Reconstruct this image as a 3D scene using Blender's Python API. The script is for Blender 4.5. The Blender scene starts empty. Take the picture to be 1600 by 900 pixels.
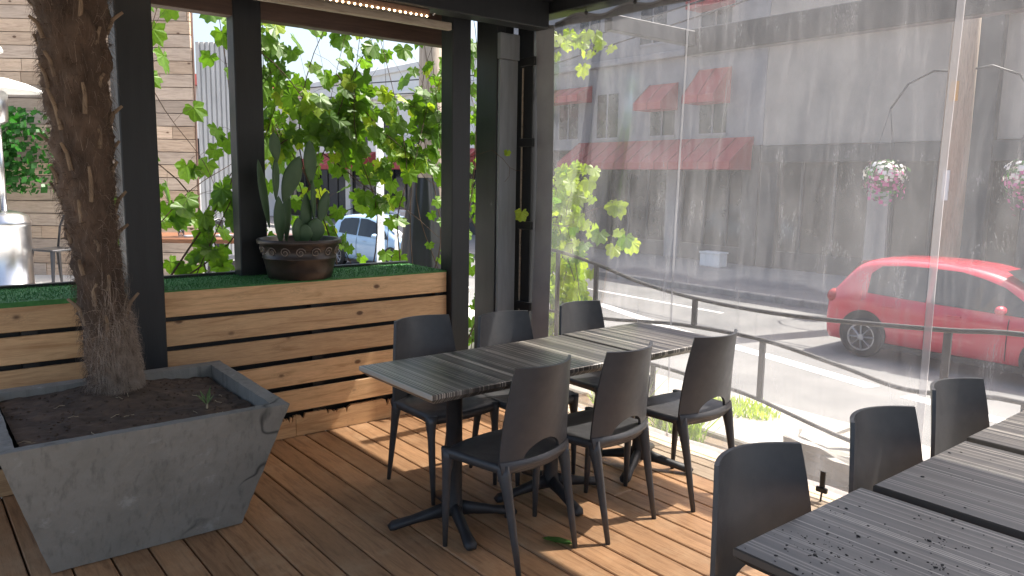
import bpy, bmesh, math, random
from mathutils import Vector, Matrix, noise
R = math.radians
rnd = random.Random(7)
sc = bpy.context.scene
C = sc.collection

# ------------------------------------------------------------------ camera
def set_camera(loc, yaw, pitch, roll, lens):
    yaw, pitch, roll = R(yaw), R(pitch), R(roll)
    f = Vector((math.sin(yaw)*math.cos(pitch), math.cos(yaw)*math.cos(pitch), -math.sin(pitch)))
    r = Vector((math.cos(yaw), -math.sin(yaw), 0)); d = f.cross(r)
    c, s = math.cos(roll), math.sin(roll)
    r2, d2 = c*r + s*d, -s*r + c*d
    m = Matrix(((r2.x, -d2.x, -f.x, loc[0]), (r2.y, -d2.y, -f.y, loc[1]), (r2.z, -d2.z, -f.z, loc[2]), (0, 0, 0, 1)))
    cd = bpy.data.cameras.new('camera'); cd.sensor_width = 36; cd.lens = lens; cd.clip_start = .05; cd.clip_end = 500
    co = bpy.data.objects.new('camera', cd); C.objects.link(co); co.matrix_world = m
    sc.camera = co
set_camera((0, 0, 1.6), 39.0, 8.046, -.929, 27.08)

# ------------------------------------------------------------------ world, sun, exposure
SUN_EL, SUN_AZ = R(58.5), math.atan2(.965, -.26)      # azimuth measured from +Y towards +X
w = bpy.data.worlds.new('World'); sc.world = w; w.use_nodes = True
nt = w.node_tree; bg = nt.nodes['Background']
sky = nt.nodes.new('ShaderNodeTexSky'); sky.sky_type = 'NISHITA'; sky.sun_disc = False
sky.sun_elevation = SUN_EL; sky.sun_rotation = SUN_AZ; sky.dust_density = 5.0; sky.air_density = 1.0; sky.ozone_density = .3
nt.links.new(sky.outputs[0], bg.inputs[0]); bg.inputs[1].default_value = .15
sl = bpy.data.lights.new('sun', 'SUN'); sl.energy = 5.0; sl.angle = R(.53); sl.color = (1, .95, .86)
so = bpy.data.objects.new('sun', sl); C.objects.link(so)
sd = Vector((math.sin(SUN_AZ)*math.cos(SUN_EL), math.cos(SUN_AZ)*math.cos(SUN_EL), math.sin(SUN_EL)))
so.rotation_euler = sd.to_track_quat('Z', 'Y').to_euler(); so.location = (12, -4, 20)
vs = sc.view_settings; vs.view_transform = 'Standard'; vs.look = 'None'; vs.gamma = 1; vs.use_curve_mapping = False
vs.exposure = 1.36

# ------------------------------------------------------------------ material helpers
class NT:
    def __init__(s, name):
        s.m = bpy.data.materials.new(name); s.m.use_nodes = True; s.t = s.m.node_tree
        s.b = s.t.nodes['Principled BSDF']; s.out = s.t.nodes['Material Output']
    def n(s, typ, **k):
        x = s.t.nodes.new('ShaderNode' + typ)
        for a, v in k.items(): setattr(x, a, v)
        return x
    def l(s, a, b): s.t.links.new(a, b)
    def coords(s, scale=(1, 1, 1), rand=True, kind='Object'):
        tc = s.n('TexCoord'); mp = s.n('Mapping'); mp.inputs['Scale'].default_value = scale
        s.l(tc.outputs[kind], mp.inputs['Vector'])
        if rand:
            oi = s.n('ObjectInfo'); mu = s.n('Math', operation='MULTIPLY'); mu.inputs[1].default_value = 37.0
            s.l(oi.outputs['Random'], mu.inputs[0]); s.l(mu.outputs[0], mp.inputs['Location'])
        return mp.outputs['Vector']
    def noise(s, vec, scale=5, detail=4, rough=.55, dist=0):
        x = s.n('TexNoise'); x.inputs['Scale'].default_value = scale; x.inputs['Detail'].default_value = detail
        x.inputs['Roughness'].default_value = rough; x.inputs['Distortion'].default_value = dist
        if vec: s.l(vec, x.inputs['Vector'])
        return x.outputs['Fac']
    def ramp(s, fac, stops, interp='LINEAR'):
        x = s.n('ValToRGB'); x.color_ramp.interpolation = interp
        e = x.color_ramp.elements
        while len(e) < len(stops): e.new(.5)
        for el, (p, c) in zip(e, stops):
            el.position = p; el.color = (c, c, c, 1) if isinstance(c, (int, float)) else (*c[:3], 1)
        s.l(fac, x.inputs[0]); return x.outputs[0]
    def mix(s, fac, a, b, mode='MIX'):
        x = s.n('MixRGB', blend_type=mode)
        for i, v in ((0, fac), (1, a), (2, b)):
            if hasattr(v, 'is_linked') or hasattr(v, 'links'): s.l(v, x.inputs[i])
            elif i == 0: x.inputs[0].default_value = v
            else: x.inputs[i].default_value = (*v, 1)
        return x.outputs[0]
    def bump(s, h, strength=.3, dist=.01):
        x = s.n('Bump'); x.inputs['Strength'].default_value = strength; x.inputs['Distance'].default_value = dist
        s.l(h, x.inputs['Height']); s.l(x.outputs[0], s.b.inputs['Normal'])
    def set(s, **k):
        for a, v in k.items(): s.b.inputs[a.replace('_', ' ')].default_value = v

MATS = {}
def plain(name, c1, c2=None, scale=6, rough=.6, metal=0, bump=.0, stretch=(1, 1, 1), spec=.5, bscale=None, emit=None):
    if name in MATS: return MATS[name]
    k = NT(name); c2 = c2 or tuple(v*.8 for v in c1)
    v = k.coords(stretch); f = k.noise(v, scale)
    k.l(k.ramp(f, [(.3, c2), (.7, c1)]), k.b.inputs['Base Color'])
    k.set(Roughness=rough, Metallic=metal); k.b.inputs['Specular IOR Level'].default_value = spec
    if bump: k.bump(k.noise(v, bscale or scale*6, 5), bump, .004)
    if emit: k.b.inputs['Emission Color'].default_value = (*emit[0], 1); k.b.inputs['Emission Strength'].default_value = emit[1]
    MATS[name] = k.m; return k.m

def wood(name, base, dark, knots=True, along='X', rough=.65, grain=1.0, wear=None, bump=.35, bright_var=.25):
    k = NT(name)
    st = {'X': (1.2, 14, 14), 'Y': (14, 1.2, 14), 'Z': (14, 14, 1.2)}[along]
    v = k.coords(st); g = k.noise(v, 2.2*grain, 6, .62, 1.2)
    col = k.ramp(g, [(.28, dark), (.5, base), (.75, tuple(min(1, c*1.18) for c in base))])
    v2 = k.coords(tuple(s_*1.6 for s_ in st)); fine = k.noise(v2, 9*grain, 3, .6)
    col = k.mix(k.ramp(fine, [(.42, .0), (.7, .35)]), col, dark)
    h = g
    if knots:
        kv = k.coords({'X': (4.2, 7, 7), 'Y': (7, 4.2, 7), 'Z': (7, 7, 4.2)}[along])
        vo = k.n('TexVoronoi'); vo.inputs['Scale'].default_value = 1.0; k.l(kv, vo.inputs['Vector'])
        ring = k.n('Math', operation='SINE'); mu = k.n('Math', operation='MULTIPLY'); mu.inputs[1].default_value = 75
        ad = k.n('Math', operation='ADD'); k.l(vo.outputs['Distance'], ad.inputs[0]); k.l(g, ad.inputs[1])
        k.l(ad.outputs[0], mu.inputs[0]); k.l(mu.outputs[0], ring.inputs[0])
        near = k.ramp(vo.outputs['Distance'], [(.08, 1), (.42, 0)])
        rm = k.n('Math', operation='MULTIPLY'); k.l(near, rm.inputs[0]); k.l(k.ramp(ring.outputs[0], [(.3, 0), (.9, .6)]), rm.inputs[1])
        col = k.mix(rm.outputs[0], col, tuple(c*.55 for c in base))
        col = k.mix(k.ramp(vo.outputs['Distance'], [(.07, .9), (.12, 0)]), col, (.09, .035, .015))
    if wear:
        wv = k.coords((3, 3, 3)); wn = k.noise(wv, 1.5, 6, .7)
        col = k.mix(k.ramp(wn, [(.5, 0), (.72, .6)]), col, wear)
    oi = k.n('ObjectInfo'); br = k.n('MapRange'); br.inputs[3].default_value = 1-bright_var; br.inputs[4].default_value = 1+bright_var*.5
    k.l(oi.outputs['Random'], br.inputs[0]); hs = k.n('HueSaturation'); k.l(br.outputs[0], hs.inputs['Value']); k.l(col, hs.inputs['Color'])
    k.l(hs.outputs[0], k.b.inputs['Base Color']); k.set(Roughness=rough)
    k.bump(fine, bump, .003)
    MATS[name] = k.m; return k.m

def leafmat(name, c1, c2, trans):
    k = NT(name); oi = k.n('ObjectInfo'); v = k.coords((1, 1, 1)); n_ = k.noise(v, 9, 3)
    col = k.ramp(oi.outputs['Random'], [(0, c1), (1, c2)]); col = k.mix(k.ramp(n_, [(.4, 0), (.75, .45)]), col, tuple(c*.55 for c in c1))
    d = k.b; k.l(col, d.inputs['Base Color']); k.set(Roughness=.45)
    tr = k.n('BsdfTranslucent'); tc = k.mix(1.0, col, trans, 'MULTIPLY'); k.l(tc, tr.inputs[0])
    mx = k.n('MixShader'); mx.inputs[0].default_value = .55; k.l(d.outputs[0], mx.inputs[1]); k.l(tr.outputs[0], mx.inputs[2])
    k.l(mx.outputs[0], k.out.inputs[0]); MATS[name] = k.m; return k.m

# ------------------------------------------------------------------ mesh helpers
def box(bm, x0, x1, y0, y1, z0, z1, bev=0):
    r = bmesh.ops.create_cube(bm, size=1)
    for v in r['verts']:
        v.co = Vector(((x0+x1)/2 + v.co.x*(x1-x0), (y0+y1)/2 + v.co.y*(y1-y0), (z0+z1)/2 + v.co.z*(z1-z0)))
    if bev:
        es = list({e for v in r['verts'] for e in v.link_edges})
        bmesh.ops.bevel(bm, geom=es, offset=bev, segments=1, affect='EDGES')
def tube(bm, pts, rad, n=8, cap=True, sq=None):
    pts = [Vector(p) for p in pts]; rings = []
    if isinstance(rad, (int, float)): rad = [rad]*len(pts)
    for i, p in enumerate(pts):
        t = (pts[min(i+1, len(pts)-1)] - pts[max(i-1, 0)]).normalized()
        a = t.cross(Vector((0, 1, 0)) if abs(t.y) < .9 else Vector((1, 0, 0))).normalized(); b = t.cross(a)
        r = rad[i]; ra, rb = (r if isinstance(r, tuple) else (r, r))
        rings.append([bm.verts.new(p + a*math.cos(2*math.pi*k/n)*ra + b*math.sin(2*math.pi*k/n)*rb) for k in range(n)])
    for i in range(len(rings)-1):
        for k in range(n): bm.faces.new((rings[i][k], rings[i][(k+1) % n], rings[i+1][(k+1) % n], rings[i+1][k]))
    if cap:
        bm.faces.new(rings[0][::-1]); bm.faces.new(rings[-1])
def lathe(bm, prof, cx=0, cy=0, n=24, cap=(True, True)):
    rings = [[bm.verts.new((cx+r*math.cos(2*math.pi*k/n), cy+r*math.sin(2*math.pi*k/n), z)) for k in range(n)] for r, z in prof]
    for i in range(len(rings)-1):
        for k in range(n): bm.faces.new((rings[i][k], rings[i][(k+1) % n], rings[i+1][(k+1) % n], rings[i+1][k]))
    if cap[0]: bm.faces.new(rings[0][::-1])
    if cap[1]: bm.faces.new(rings[-1])
def grid(bm, fn, nu, nv):
    vs_ = [[bm.verts.new(fn(i/nu, j/nv)) for i in range(nu+1)] for j in range(nv+1)]
    for j in range(nv):
        for i in range(nu): bm.faces.new((vs_[j][i], vs_[j][i+1], vs_[j+1][i+1], vs_[j+1][i]))
    return vs_
def poly(bm, pts, depth_vec):
    a = [bm.verts.new(p) for p in pts]; b = [bm.verts.new(Vector(p)+Vector(depth_vec)) for p in pts]; n = len(a)
    bm.faces.new(a); bm.faces.new(b[::-1])
    for i in range(n): bm.faces.new((a[(i+1) % n], a[i], b[i], b[(i+1) % n]))
def mesh(bm, name, mat, smooth=False):
    bmesh.ops.recalc_face_normals(bm, faces=bm.faces)
    me = bpy.data.meshes.new(name); bm.to_mesh(me); bm.free()
    for m in (mat if isinstance(mat, (list, tuple)) else [mat]): me.materials.append(m)
    if smooth: me.shade_smooth()
    return me
def link(name, me, parent=None, loc=(0, 0, 0), rot=(0, 0, 0), scale=None):
    o = bpy.data.objects.new(name, me); C.objects.link(o); o.location = loc; o.rotation_euler = rot
    if scale is not None: o.scale = (scale,)*3 if isinstance(scale, (int, float)) else scale
    if parent: o.parent = parent
    return o
def obj(name, bm, mat, parent=None, smooth=False, **k): return link(name, mesh(bm, name, mat, smooth), parent, **k)
def B(): return bmesh.new()
def bxo(name, dims, mat, parent=None, bev=0):
    bm = B(); box(bm, *dims, bev=bev); return obj(name, bm, mat, parent)
def tag(o, label, cat, group=None):
    o['label'] = label; o['category'] = cat
    if group: o['group'] = group
    return o
def struct(o): o['kind'] = 'structure'; return o
def stuff(o): o['kind'] = 'stuff'; return o
def thing(name, label, cat, loc=(0, 0, 0), rz=0, group=None):
    return tag(link(name, None, None, loc, (0, 0, rz)), label, cat, group)
def dup(root, loc, rz, label):
    def cp(o, par):
        c = o.copy(); C.objects.link(c); c.parent = par
        for ch in o.children: cp(ch, c)
        return c
    r = cp(root, None); r.location = loc; r.rotation_euler = (0, 0, rz); r['label'] = label; return r
def subsurf(o, lv=1, sol=None, off=-1):
    if sol:
        m = o.modifiers.new('solid', 'SOLIDIFY'); m.thickness = sol; m.offset = off
    m = o.modifiers.new('sub', 'SUBSURF'); m.levels = lv; m.render_levels = lv

# ------------------------------------------------------------------ materials
M_slat = wood('pine_slat', (.66, .415, .215), (.43, .225, .095), True, 'X', .55, wear=(.55, .33, .17))
M_deck = wood('deck_stain', (.44, .245, .122), (.23, .112, .05), False, 'Y', .5, wear=(.56, .375, .22), bright_var=.22)
M_deckold = wood('deck_weathered', (.36, .28, .2), (.2, .14, .09), False, 'Y', .7)
M_post = plain('charcoal_paint', (.015, .017, .020), (.010, .0115, .014), 3, .5, bump=.25, stretch=(9, 9, 1))
M_post2 = plain('post_lit_tone', (.22, .24, .26), (.17, .185, .2), 3, .55, bump=.3, stretch=(9, 9, 1))  # paler copy of the post colour, standing in for light on the face
M_brown = wood('header_brown', (.12, .07, .05), (.07, .04, .03), False, 'X', .6)
M_rail = wood('rail_wood', (.34, .29, .23), (.2, .16, .12), False, 'X', .7)
M_roof = plain('roof_dark', (.035, .035, .037), (.025, .025, .027), 4, .7)
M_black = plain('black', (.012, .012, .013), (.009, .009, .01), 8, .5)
M_plast = plain('chair_plastic', (.062, .061, .063), (.050, .050, .053), 25, .38, bump=.12, bscale=350)
def scuffed(m):
    t = m.node_tree; n_ = t.nodes.new('ShaderNodeTexNoise'); n_.inputs['Scale'].default_value = 7; n_.inputs['Detail'].default_value = 6; n_.inputs['Roughness'].default_value = .7
    tc = t.nodes.new('ShaderNodeTexCoord'); mr = t.nodes.new('ShaderNodeMapRange'); mr.inputs[1].default_value = .3; mr.inputs[2].default_value = .7; mr.inputs[3].default_value = .30; mr.inputs[4].default_value = .52
    t.links.new(tc.outputs['Object'], n_.inputs['Vector']); t.links.new(n_.outputs['Fac'], mr.inputs[0]); t.links.new(mr.outputs[0], t.nodes['Principled BSDF'].inputs['Roughness'])
scuffed(M_plast)
M_iron = plain('cast_iron', (.03, .03, .032), (.02, .02, .022), 20, .5, bump=.2)
M_steel = plain('steel', (.62, .62, .63), (.5, .5, .5), 5, .28, metal=1)
M_white = plain('white_paint', (.78, .78, .76), (.7, .7, .68), 4, .5)
M_rust = plain('rail_iron', (.06, .058, .056), (.04, .035, .03), 15, .55, bump=.2)
M_soil = plain('soil', (.13, .085, .056), (.05, .033, .022), 14, .95, bump=.9, bscale=60)
M_stem = plain('vine_stem', (.10, .055, .035), (.06, .035, .02), 12, .8)
M_leaf = leafmat('vine_leaf', (.075, .165, .025), (.14, .26, .04), (1.5, 1.55, .45))
M_leafy = leafmat('vine_leaf_lit', (.24, .36, .035), (.36, .46, .06), (1.5, 1.5, .6))  # yellower copy of the leaf colour, standing in for sun through the leaves
M_ivy = leafmat('ivy_leaf', (.03, .13, .025), (.06, .2, .035), (1, 1.3, .5))
M_cactus = plain('cactus', (.085, .15, .07), (.05, .1, .045), 7, .55, bump=.2)
M_glassd = plain('dark_glass', (.02, .022, .025), (.012, .013, .016), 2, .08)
M_turf = plain('turf', (.065, .23, .055), (.035, .14, .035), 30, .8)

def concrete_mat():
    k = NT('planter_concrete'); v = k.coords((1, 1, 1), False); big = k.noise(v, 3, 6, .65)
    vs2 = k.coords((20, 20, .6), False); st = k.noise(vs2, 2, 5, .6)
    col = k.ramp(big, [(.3, (.20, .19, .165)), (.55, (.265, .25, .22)), (.8, (.32, .303, .27))])
    col = k.mix(k.ramp(st, [(.52, 0), (.74, .55)]), col, (.11, .103, .09)); col = k.mix(k.ramp(k.noise(v, 5.5, 5, .7), [(.60, 0), (.68, .5)]), col, (.42, .41, .385))
    wv = k.noise(k.coords((1, 1, 1), False), 1.6, 3, .5); ws = k.n('Math', operation='SUBTRACT'); ws.inputs[1].default_value = .5; k.l(wv, ws.inputs[0])
    ab = k.n('Math', operation='ABSOLUTE'); k.l(ws.outputs[0], ab.inputs[0])
    msk = k.ramp(k.noise(k.coords((1.0, 1.0, .4), False), 2.3, 2), [(.52, 0), (.6, 1)])
    cr = k.n('Math', operation='MULTIPLY'); k.l(k.ramp(ab.outputs[0], [(.0, 1), (.012, 0)]), cr.inputs[0]); k.l(msk, cr.inputs[1])
    col = k.mix(cr.outputs[0], col, (.05, .05, .045))
    pit = k.noise(v, 60, 4, .7)
    k.l(col, k.b.inputs['Base Color']); k.set(Roughness=.85)
    ad = k.n('Math', operation='ADD'); k.l(pit, ad.inputs[0]); k.l(st, ad.inputs[1]); k.bump(ad.outputs[0], .55, .006); return k.m
M_conc = concrete_mat()

def laminate():
    k = NT('striped_laminate'); tc = k.n('TexCoord'); sp = k.n('SeparateXYZ'); k.l(tc.outputs['Object'], sp.inputs[0])
    cb = k.n('CombineXYZ'); k.l(sp.outputs[0], cb.inputs[0])
    oi = k.n('ObjectInfo'); mu = k.n('Math', operation='MULTIPLY'); mu.inputs[1].default_value = 9; k.l(oi.outputs['Random'], mu.inputs[0]); k.l(mu.outputs[0], cb.inputs[2])
    yy = k.n('Math', operation='MULTIPLY'); yy.inputs[1].default_value = .004; k.l(sp.outputs[1], yy.inputs[0]); k.l(yy.outputs[0], cb.inputs[1])
    def cells(freq, seed):
        m_ = k.n('Math', operation='MULTIPLY_ADD'); m_.inputs[1].default_value = freq; m_.inputs[2].default_value = seed; k.l(sp.outputs[0], m_.inputs[0])
        wob = k.n('Math', operation='ADD'); k.l(m_.outputs[0], wob.inputs[0]); k.l(mu.outputs[0], wob.inputs[1])
        f_ = k.n('Math', operation='FLOOR'); k.l(wob.outputs[0], f_.inputs[0]); wn = k.n('TexWhiteNoise', noise_dimensions='1D'); k.l(f_.outputs[0], wn.inputs['W']); return wn.outputs['Value']
    col = k.ramp(cells(70, .3), [(0, (.045, .040, .036)), (.5, (.072, .063, .055)), (1, (.12, .104, .09))])
    fl = k.n('Math', operation='MULTIPLY'); k.l(k.ramp(cells(215, .7), [(.77, 0), (.79, .6), (1, 1)], 'LINEAR'), fl.inputs[0]); k.l(k.ramp(cells(17, .1), [(.2, .45), (.6, 1)]), fl.inputs[1])
    col = k.mix(fl.outputs[0], col, (.52, .475, .41))
    k.l(col, k.b.inputs['Base Color']); k.set(Roughness=.33); k.b.inputs['Specular IOR Level'].default_value = .8
    v = k.coords((1, 1, 1)); k.bump(k.noise(v, 300, 2), .04, .001)
    return k.m
M_lam = laminate()

def vinyl(name, extra):
    k = NT(name); tr = k.n('BsdfTransparent'); tr.inputs[0].default_value = (.93, .93, .94, 1)
    df = k.n('BsdfDiffuse'); df.inputs[0].default_value = (.55, .55, .57, 1)
    tl = k.n('BsdfTranslucent'); tl.inputs[0].default_value = (.42, .42, .44, 1)
    m1 = k.n('MixShader'); m1.inputs[0].default_value = .5; k.l(df.outputs[0], m1.inputs[1]); k.l(tl.outputs[0], m1.inputs[2])
    st = k.noise(k.coords((1, 4.6, .55), False), 2.6, 5, .6, .9)
    cl = k.noise(k.coords((1, 1.5, 1), False), 1.7, 5, .65)
    sc_ = k.noise(k.coords((1, 9, 1.6), False), 2.4, 3, .6, 4.5)
    a = k.ramp(st, [(.30, .14), (.50, .20), (.62, .27), (.78, .42)]); b = k.ramp(cl, [(.32, -.0), (.68, .13)]); s2 = k.ramp(sc_, [(.485, 0), (.5, .26), (.515, 0)])
    mk = k.n('Math', operation='MULTIPLY'); k.l(s2, mk.inputs[0]); k.l(k.ramp(k.noise(k.coords((1, 3, 2), False), 2.1, 3), [(.52, 0), (.66, 1)]), mk.inputs[1]); s2 = mk.outputs[0]
    ad = k.n('Math', operation='ADD'); k.l(a, ad.inputs[0]); k.l(b, ad.inputs[1])
    ad2 = k.n('Math', operation='ADD'); k.l(ad.outputs[0], ad2.inputs[0]); k.l(s2, ad2.inputs[1])
    m2 = k.n('MixShader'); ad3 = k.n('Math', operation='ADD'); ad3.inputs[1].default_value = extra; k.l(ad2.outputs[0], ad3.inputs[0]); k.l(ad3.outputs[0], m2.inputs[0]); k.l(tr.outputs[0], m2.inputs[1]); k.l(m1.outputs[0], m2.inputs[2])
    gl = k.n('BsdfGlossy'); gl.inputs['Roughness'].default_value = .12
    fr = k.n('LayerWeight'); fr.inputs[0].default_value = .25
    fm = k.n('Math', operation='MULTIPLY'); fm.inputs[1].default_value = .35; k.l(fr.outputs['Fresnel'], fm.inputs[0])
    m3 = k.n('MixShader'); k.l(fm.outputs[0], m3.inputs[0]); k.l(m2.outputs[0], m3.inputs[1]); k.l(gl.outputs[0], m3.inputs[2])
    k.l(m3.outputs[0], k.out.inputs[0]); return k.m
M_vinyl = vinyl('clear_vinyl', 0.0); M_seamv = vinyl('doubled_vinyl', .22)

# ================================================================== SETTING
# --- deck
P0, PITCH = 1.054, .1446
sub = struct(bxo('deck', (-1.6, 3.80, -2.0, 4.50, -.40, -.045), M_black))
n0 = -18
def deck_board(x0, x1, y0, y1, m=None):
    bm = B(); L = (y1-y0)/2
    box(bm, -(x1-x0)/2, (x1-x0)/2, -L, L, -.014, .014, bev=.004)
    link('deck_board', mesh(bm, 'deck_board', m or M_deck), sub, ((x0+x1)/2, (y0+y1)/2, -.0145 + rnd.uniform(-.0012, .0008)))
for i in range(n0, 19):
    a = P0 + i*PITCH + .004; b = a + PITCH - .008
    if b > 3.86: break
    m = M_deckold if a > 3.3 else None
    j = 2.585 if 2.75 < a < 2.85 else rnd.choice([None, .4, 1.1, -.3, None])
    if j: deck_board(a, b, -2.0, j-.003, m); deck_board(a, b, j+.003, 4.42, m)
    else: deck_board(a, b, -2.0, 4.42, m)

# --- terrace of old concrete outside the curtain, road, pavements
M_slab = plain('old_concrete', (.42, .40, .36), (.27, .25, .22), 4, .9, bump=.5, bscale=30)
M_asph = plain('asphalt', (.20, .195, .185), (.115, .115, .113), .8, .9, bump=.3, bscale=60)
M_pave = plain('pavement', (.24, .235, .225), (.19, .185, .18), 2, .9, bump=.2)
M_line = plain('road_paint', (.75, .74, .7), (.5, .5, .48), 14, .7)
ter = struct(bxo('terrace_ground', (3.80, 5.25, -6, 13.2, -1.05, -.115), plain('bare_earth', (.2, .15, .1), (.12, .09, .06), 6, .95, bump=.6)))
for iy in range(-4, 9):
    for x0, x1 in ((4.25, 5.22),):
        y0 = iy*1.05 + .45
        bm = B(); box(bm, x0, x1, y0+.012, y0+1.038, -.13, -.085 + rnd.uniform(-.012, .01), bev=.012)
        obj('paving_slab', bm, M_slab, ter)
struct(bxo('ground', (-120, 5.15, -120, 160, -1.6, -.93), plain('yard_ground', (.26, .245, .22), (.18, .17, .15), 1, .9)))
bm = B(); grid(bm, lambda u, v: (5.0 + u*295 - 0, -120 + v*420, -1.0), 4, 4); struct(obj('road', bm, M_asph))
bm = B(); box(bm, 15.2, 60, -60, 120, -1.1, -.86, bev=.02); pav = struct(obj('pavement', bm, M_pave))
bm = B(); box(bm, 15.02, 15.20, -60, 120, -1.1, -.855, bev=.02); kerb = struct(obj('kerb', bm, M_slab))
def ribbon(name, pts, wd, z, mat):
    bm = B(); L = []
    for i, p in enumerate(pts):
        q0, q1 = pts[max(0, i-1)], pts[min(len(pts)-1, i+1)]; d = Vector((q1[0]-q0[0], q1[1]-q0[1], 0)).normalized(); nrm = Vector((-d.y, d.x, 0))
        c = Vector((p[0], p[1], z)); L.append((bm.verts.new(c+nrm*wd/2), bm.verts.new(c-nrm*wd/2)))
    for i in range(len(L)-1): bm.faces.new((L[i][0], L[i][1], L[i+1][1], L[i+1][0]))
    return struct(obj(name, bm, mat))
ribbon('road_marking', [(12.6, 15.5), (11.5, 11), (10.7, 8.6), (10.2, 6.3), (9.78, 4.6)], .26, -.996, M_line)
ribbon('road_marking', [(9.72, 4.15), (9.5, 2.8), (9.3, 1), (9.2, -3)], .26, -.996, M_line)
ribbon('road_marking', [(13.3, 30), (13.1, 14), (12.9, 9.2)], .12, -.996, M_line)

# ================================================================== PATIO STRUCTURE
def post(label, x0, x1, y0, y1, z0, z1, m=None):
    return tag(bxo('wooden_post', (x0, x1, y0, y1, z0, z1), m or M_post, bev=.006), label, 'post', 'dark timber posts of the patio')
post('thick black timber post right behind the palm trunk', .945, 1.122, 4.34, 4.50, -.05, 2.73)
post('black timber post standing on the turf ledge behind the cactus pot', 1.695, 1.868, 4.79, 4.91, .965, 2.73)
post('black cracked timber post at the right end of the pine slats', 2.98, 3.13, 4.34, 4.48, -.05, 2.73)
pD = thing('corner_post', 'doubled dark corner post with one face coloured as if lit and a capped top', 'post', (3.42, 4.40, -.05))
bxo('dark_timber', (-.02, .055, .006, .25, 0, 2.78), M_post, pD, .005)
bxo('lit_face_board', (-.012, .150, -.022, .004, 0, 2.48), M_post2, pD, .004)
bxo('cap_block', (-.016, .158, -.03, .02, 2.483, 2.66), M_post2, pD, .004)
bxo('rear_timber', (.058, .150, .03, .25, 0, 2.78), M_post, pD, .005)
roof = thing('patio_roof', 'dark boarded patio roof overhead with black edge beams', 'roof', (0, 0, 0))
for i in range(25):
    bxo('roof_board', (-1.3, 3.72, -.9+i*.232, -.9+(i+1)*.232-.006, 2.78, 2.80), M_roof, roof)
bxo('roof_sheet', (-1.3, 3.74, -.9, 4.9, 2.803, 2.83), M_roof, roof)
bxo('edge_beam', (3.55, 3.70, -2.0, 4.55, 2.70, 2.779), M_post, roof, .005)
bxo('corner_beam', (2.62, 3.545, 4.28, 4.52, 2.70, 2.778), M_post, roof, .004)
bxo('cross_beam', (-1.25, 3.54, 4.02, 4.16, 2.60, 2.777), M_post, roof, .005)
for yy in (2.2, .2): bxo('rafter', (-1.25, 3.54, yy, yy+.09, 2.62, 2.777), M_post, roof, .005)
tag(bxo('header_beam', (-1.0, 3.385, 4.80, 4.90, 2.545, 2.775), M_brown, bev=.004), 'brown timber header beam above the window openings', 'beam')
tag(bxo('timber_rail', (-.9, 2.945, 4.30, 4.338, 2.552, 2.600), M_rail, bev=.004), 'weathered grey-brown timber rail under the roof, below the string of lights', 'rail')
led = thing('light_strip', 'lit strip of small warm lights along the roof beam', 'light', (0, 0, 0))
bxo('channel', (.9, 2.62, 4.06, 4.115, 2.555, 2.598), M_brown, led, .003)
bm = B()
for i in range(46):
    bmesh.ops.create_icosphere(bm, subdivisions=1, radius=.0065, matrix=Matrix.Translation((.95+i*.0365, 4.052, 2.556)))
obj('bulbs', bm, plain('bulb', (1, .8, .5), None, emit=((1, .72, .4), 9)), led)
bm = B(); tube(bm, [(2.70, 4.15, 2.59), (2.73, 4.05, 2.66), (2.80, 4.0, 2.70), (2.86, 3.99, 2.77)], .004, 6)
tag(obj('lamp_cable', bm, M_white), 'thin pale cable looping at the end of the light strip', 'cable')

# --- slatted ledge
ledge = thing('slatted_ledge', 'low wall of horizontal pine slats with green turf along its top', 'ledge', (0, 4.39, 0))
ZS = [(.821, .962), (.660, .797), (.497, .632), (.331, .466), (.165, .299), (.004, .141)]
def slat(x0, x1, z0, z1, torn=False):
    bm = B(); L = (x1-x0)/2; H = (z1-z0)/2
    if not torn: box(bm, -L, L, -.0105, .0105, -H, H, bev=.003)
    else:
        top = []
        n = 110
        for i in range(n+1):
            x = L - 2*L*i/n
            dz = rnd.uniform(0, .004)
            if noise.noise(Vector((x*5+x0, 1, 0))) > .12: dz = .006 + .02*noise.noise(Vector((x*5+x0, 1, 0))) + (rnd.uniform(.01, .04) if rnd.random() < .2 else 0)
            top.append((x, -.0105, H-dz))
        poly(bm, [(-L, -.0105, -H), (L, -.0105, -H)] + top, (0, .021, 0))
    link('slat', mesh(bm, 'slat', M_slat), ledge, ((x0+x1)/2, .0105 + rnd.uniform(-.003, .003), (z0+z1)/2), (0, rnd.uniform(-.0015, .0015), 0))
for k, (a, b) in enumerate(ZS):
    if k == 5: slat(1.13, 1.858, a, b, True); slat(1.862, 2.972, a, b, True)
    else: slat(1.13, 2.972, a, b)
    slat(-.98, .938, a, b)
for x in (1.17, 2.02, 2.93, .5, -.4): bxo('batten', (x-.035, x+.035, .024, .062, 0, .94), M_black, ledge)
bxo('backing', (-1.0, 2.974, .066, .11, 0, .94), M_black, ledge)
bxo('outer_wall', (-1.0, 2.974, .50, .535, -.1, .955), M_brown, ledge)
bxo('window_sill', (-1.0, 2.974, .515, .56, .957, .985), M_black, ledge)
bxo('turf', (-1.0, 2.974, .001, .512, .9425, .968), M_turf, ledge)
bm = B()
for i in range(15000):
    x, y = rnd.uniform(-.95, 2.97), rnd.uniform(.0, .512); a = rnd.uniform(0, 6.28); h = rnd.uniform(.006, .016)
    p = Vector((x, y, .967)); d = Vector((math.cos(a), math.sin(a), 0))*.0022
    q = p + Vector((rnd.uniform(-.006, .006), rnd.uniform(-.006, .006), h))
    bm.faces.new([bm.verts.new(p-d), bm.verts.new(p+d), bm.verts.new(q)])
stuff(obj('turf_pile', bm, M_turf, ledge))

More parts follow.
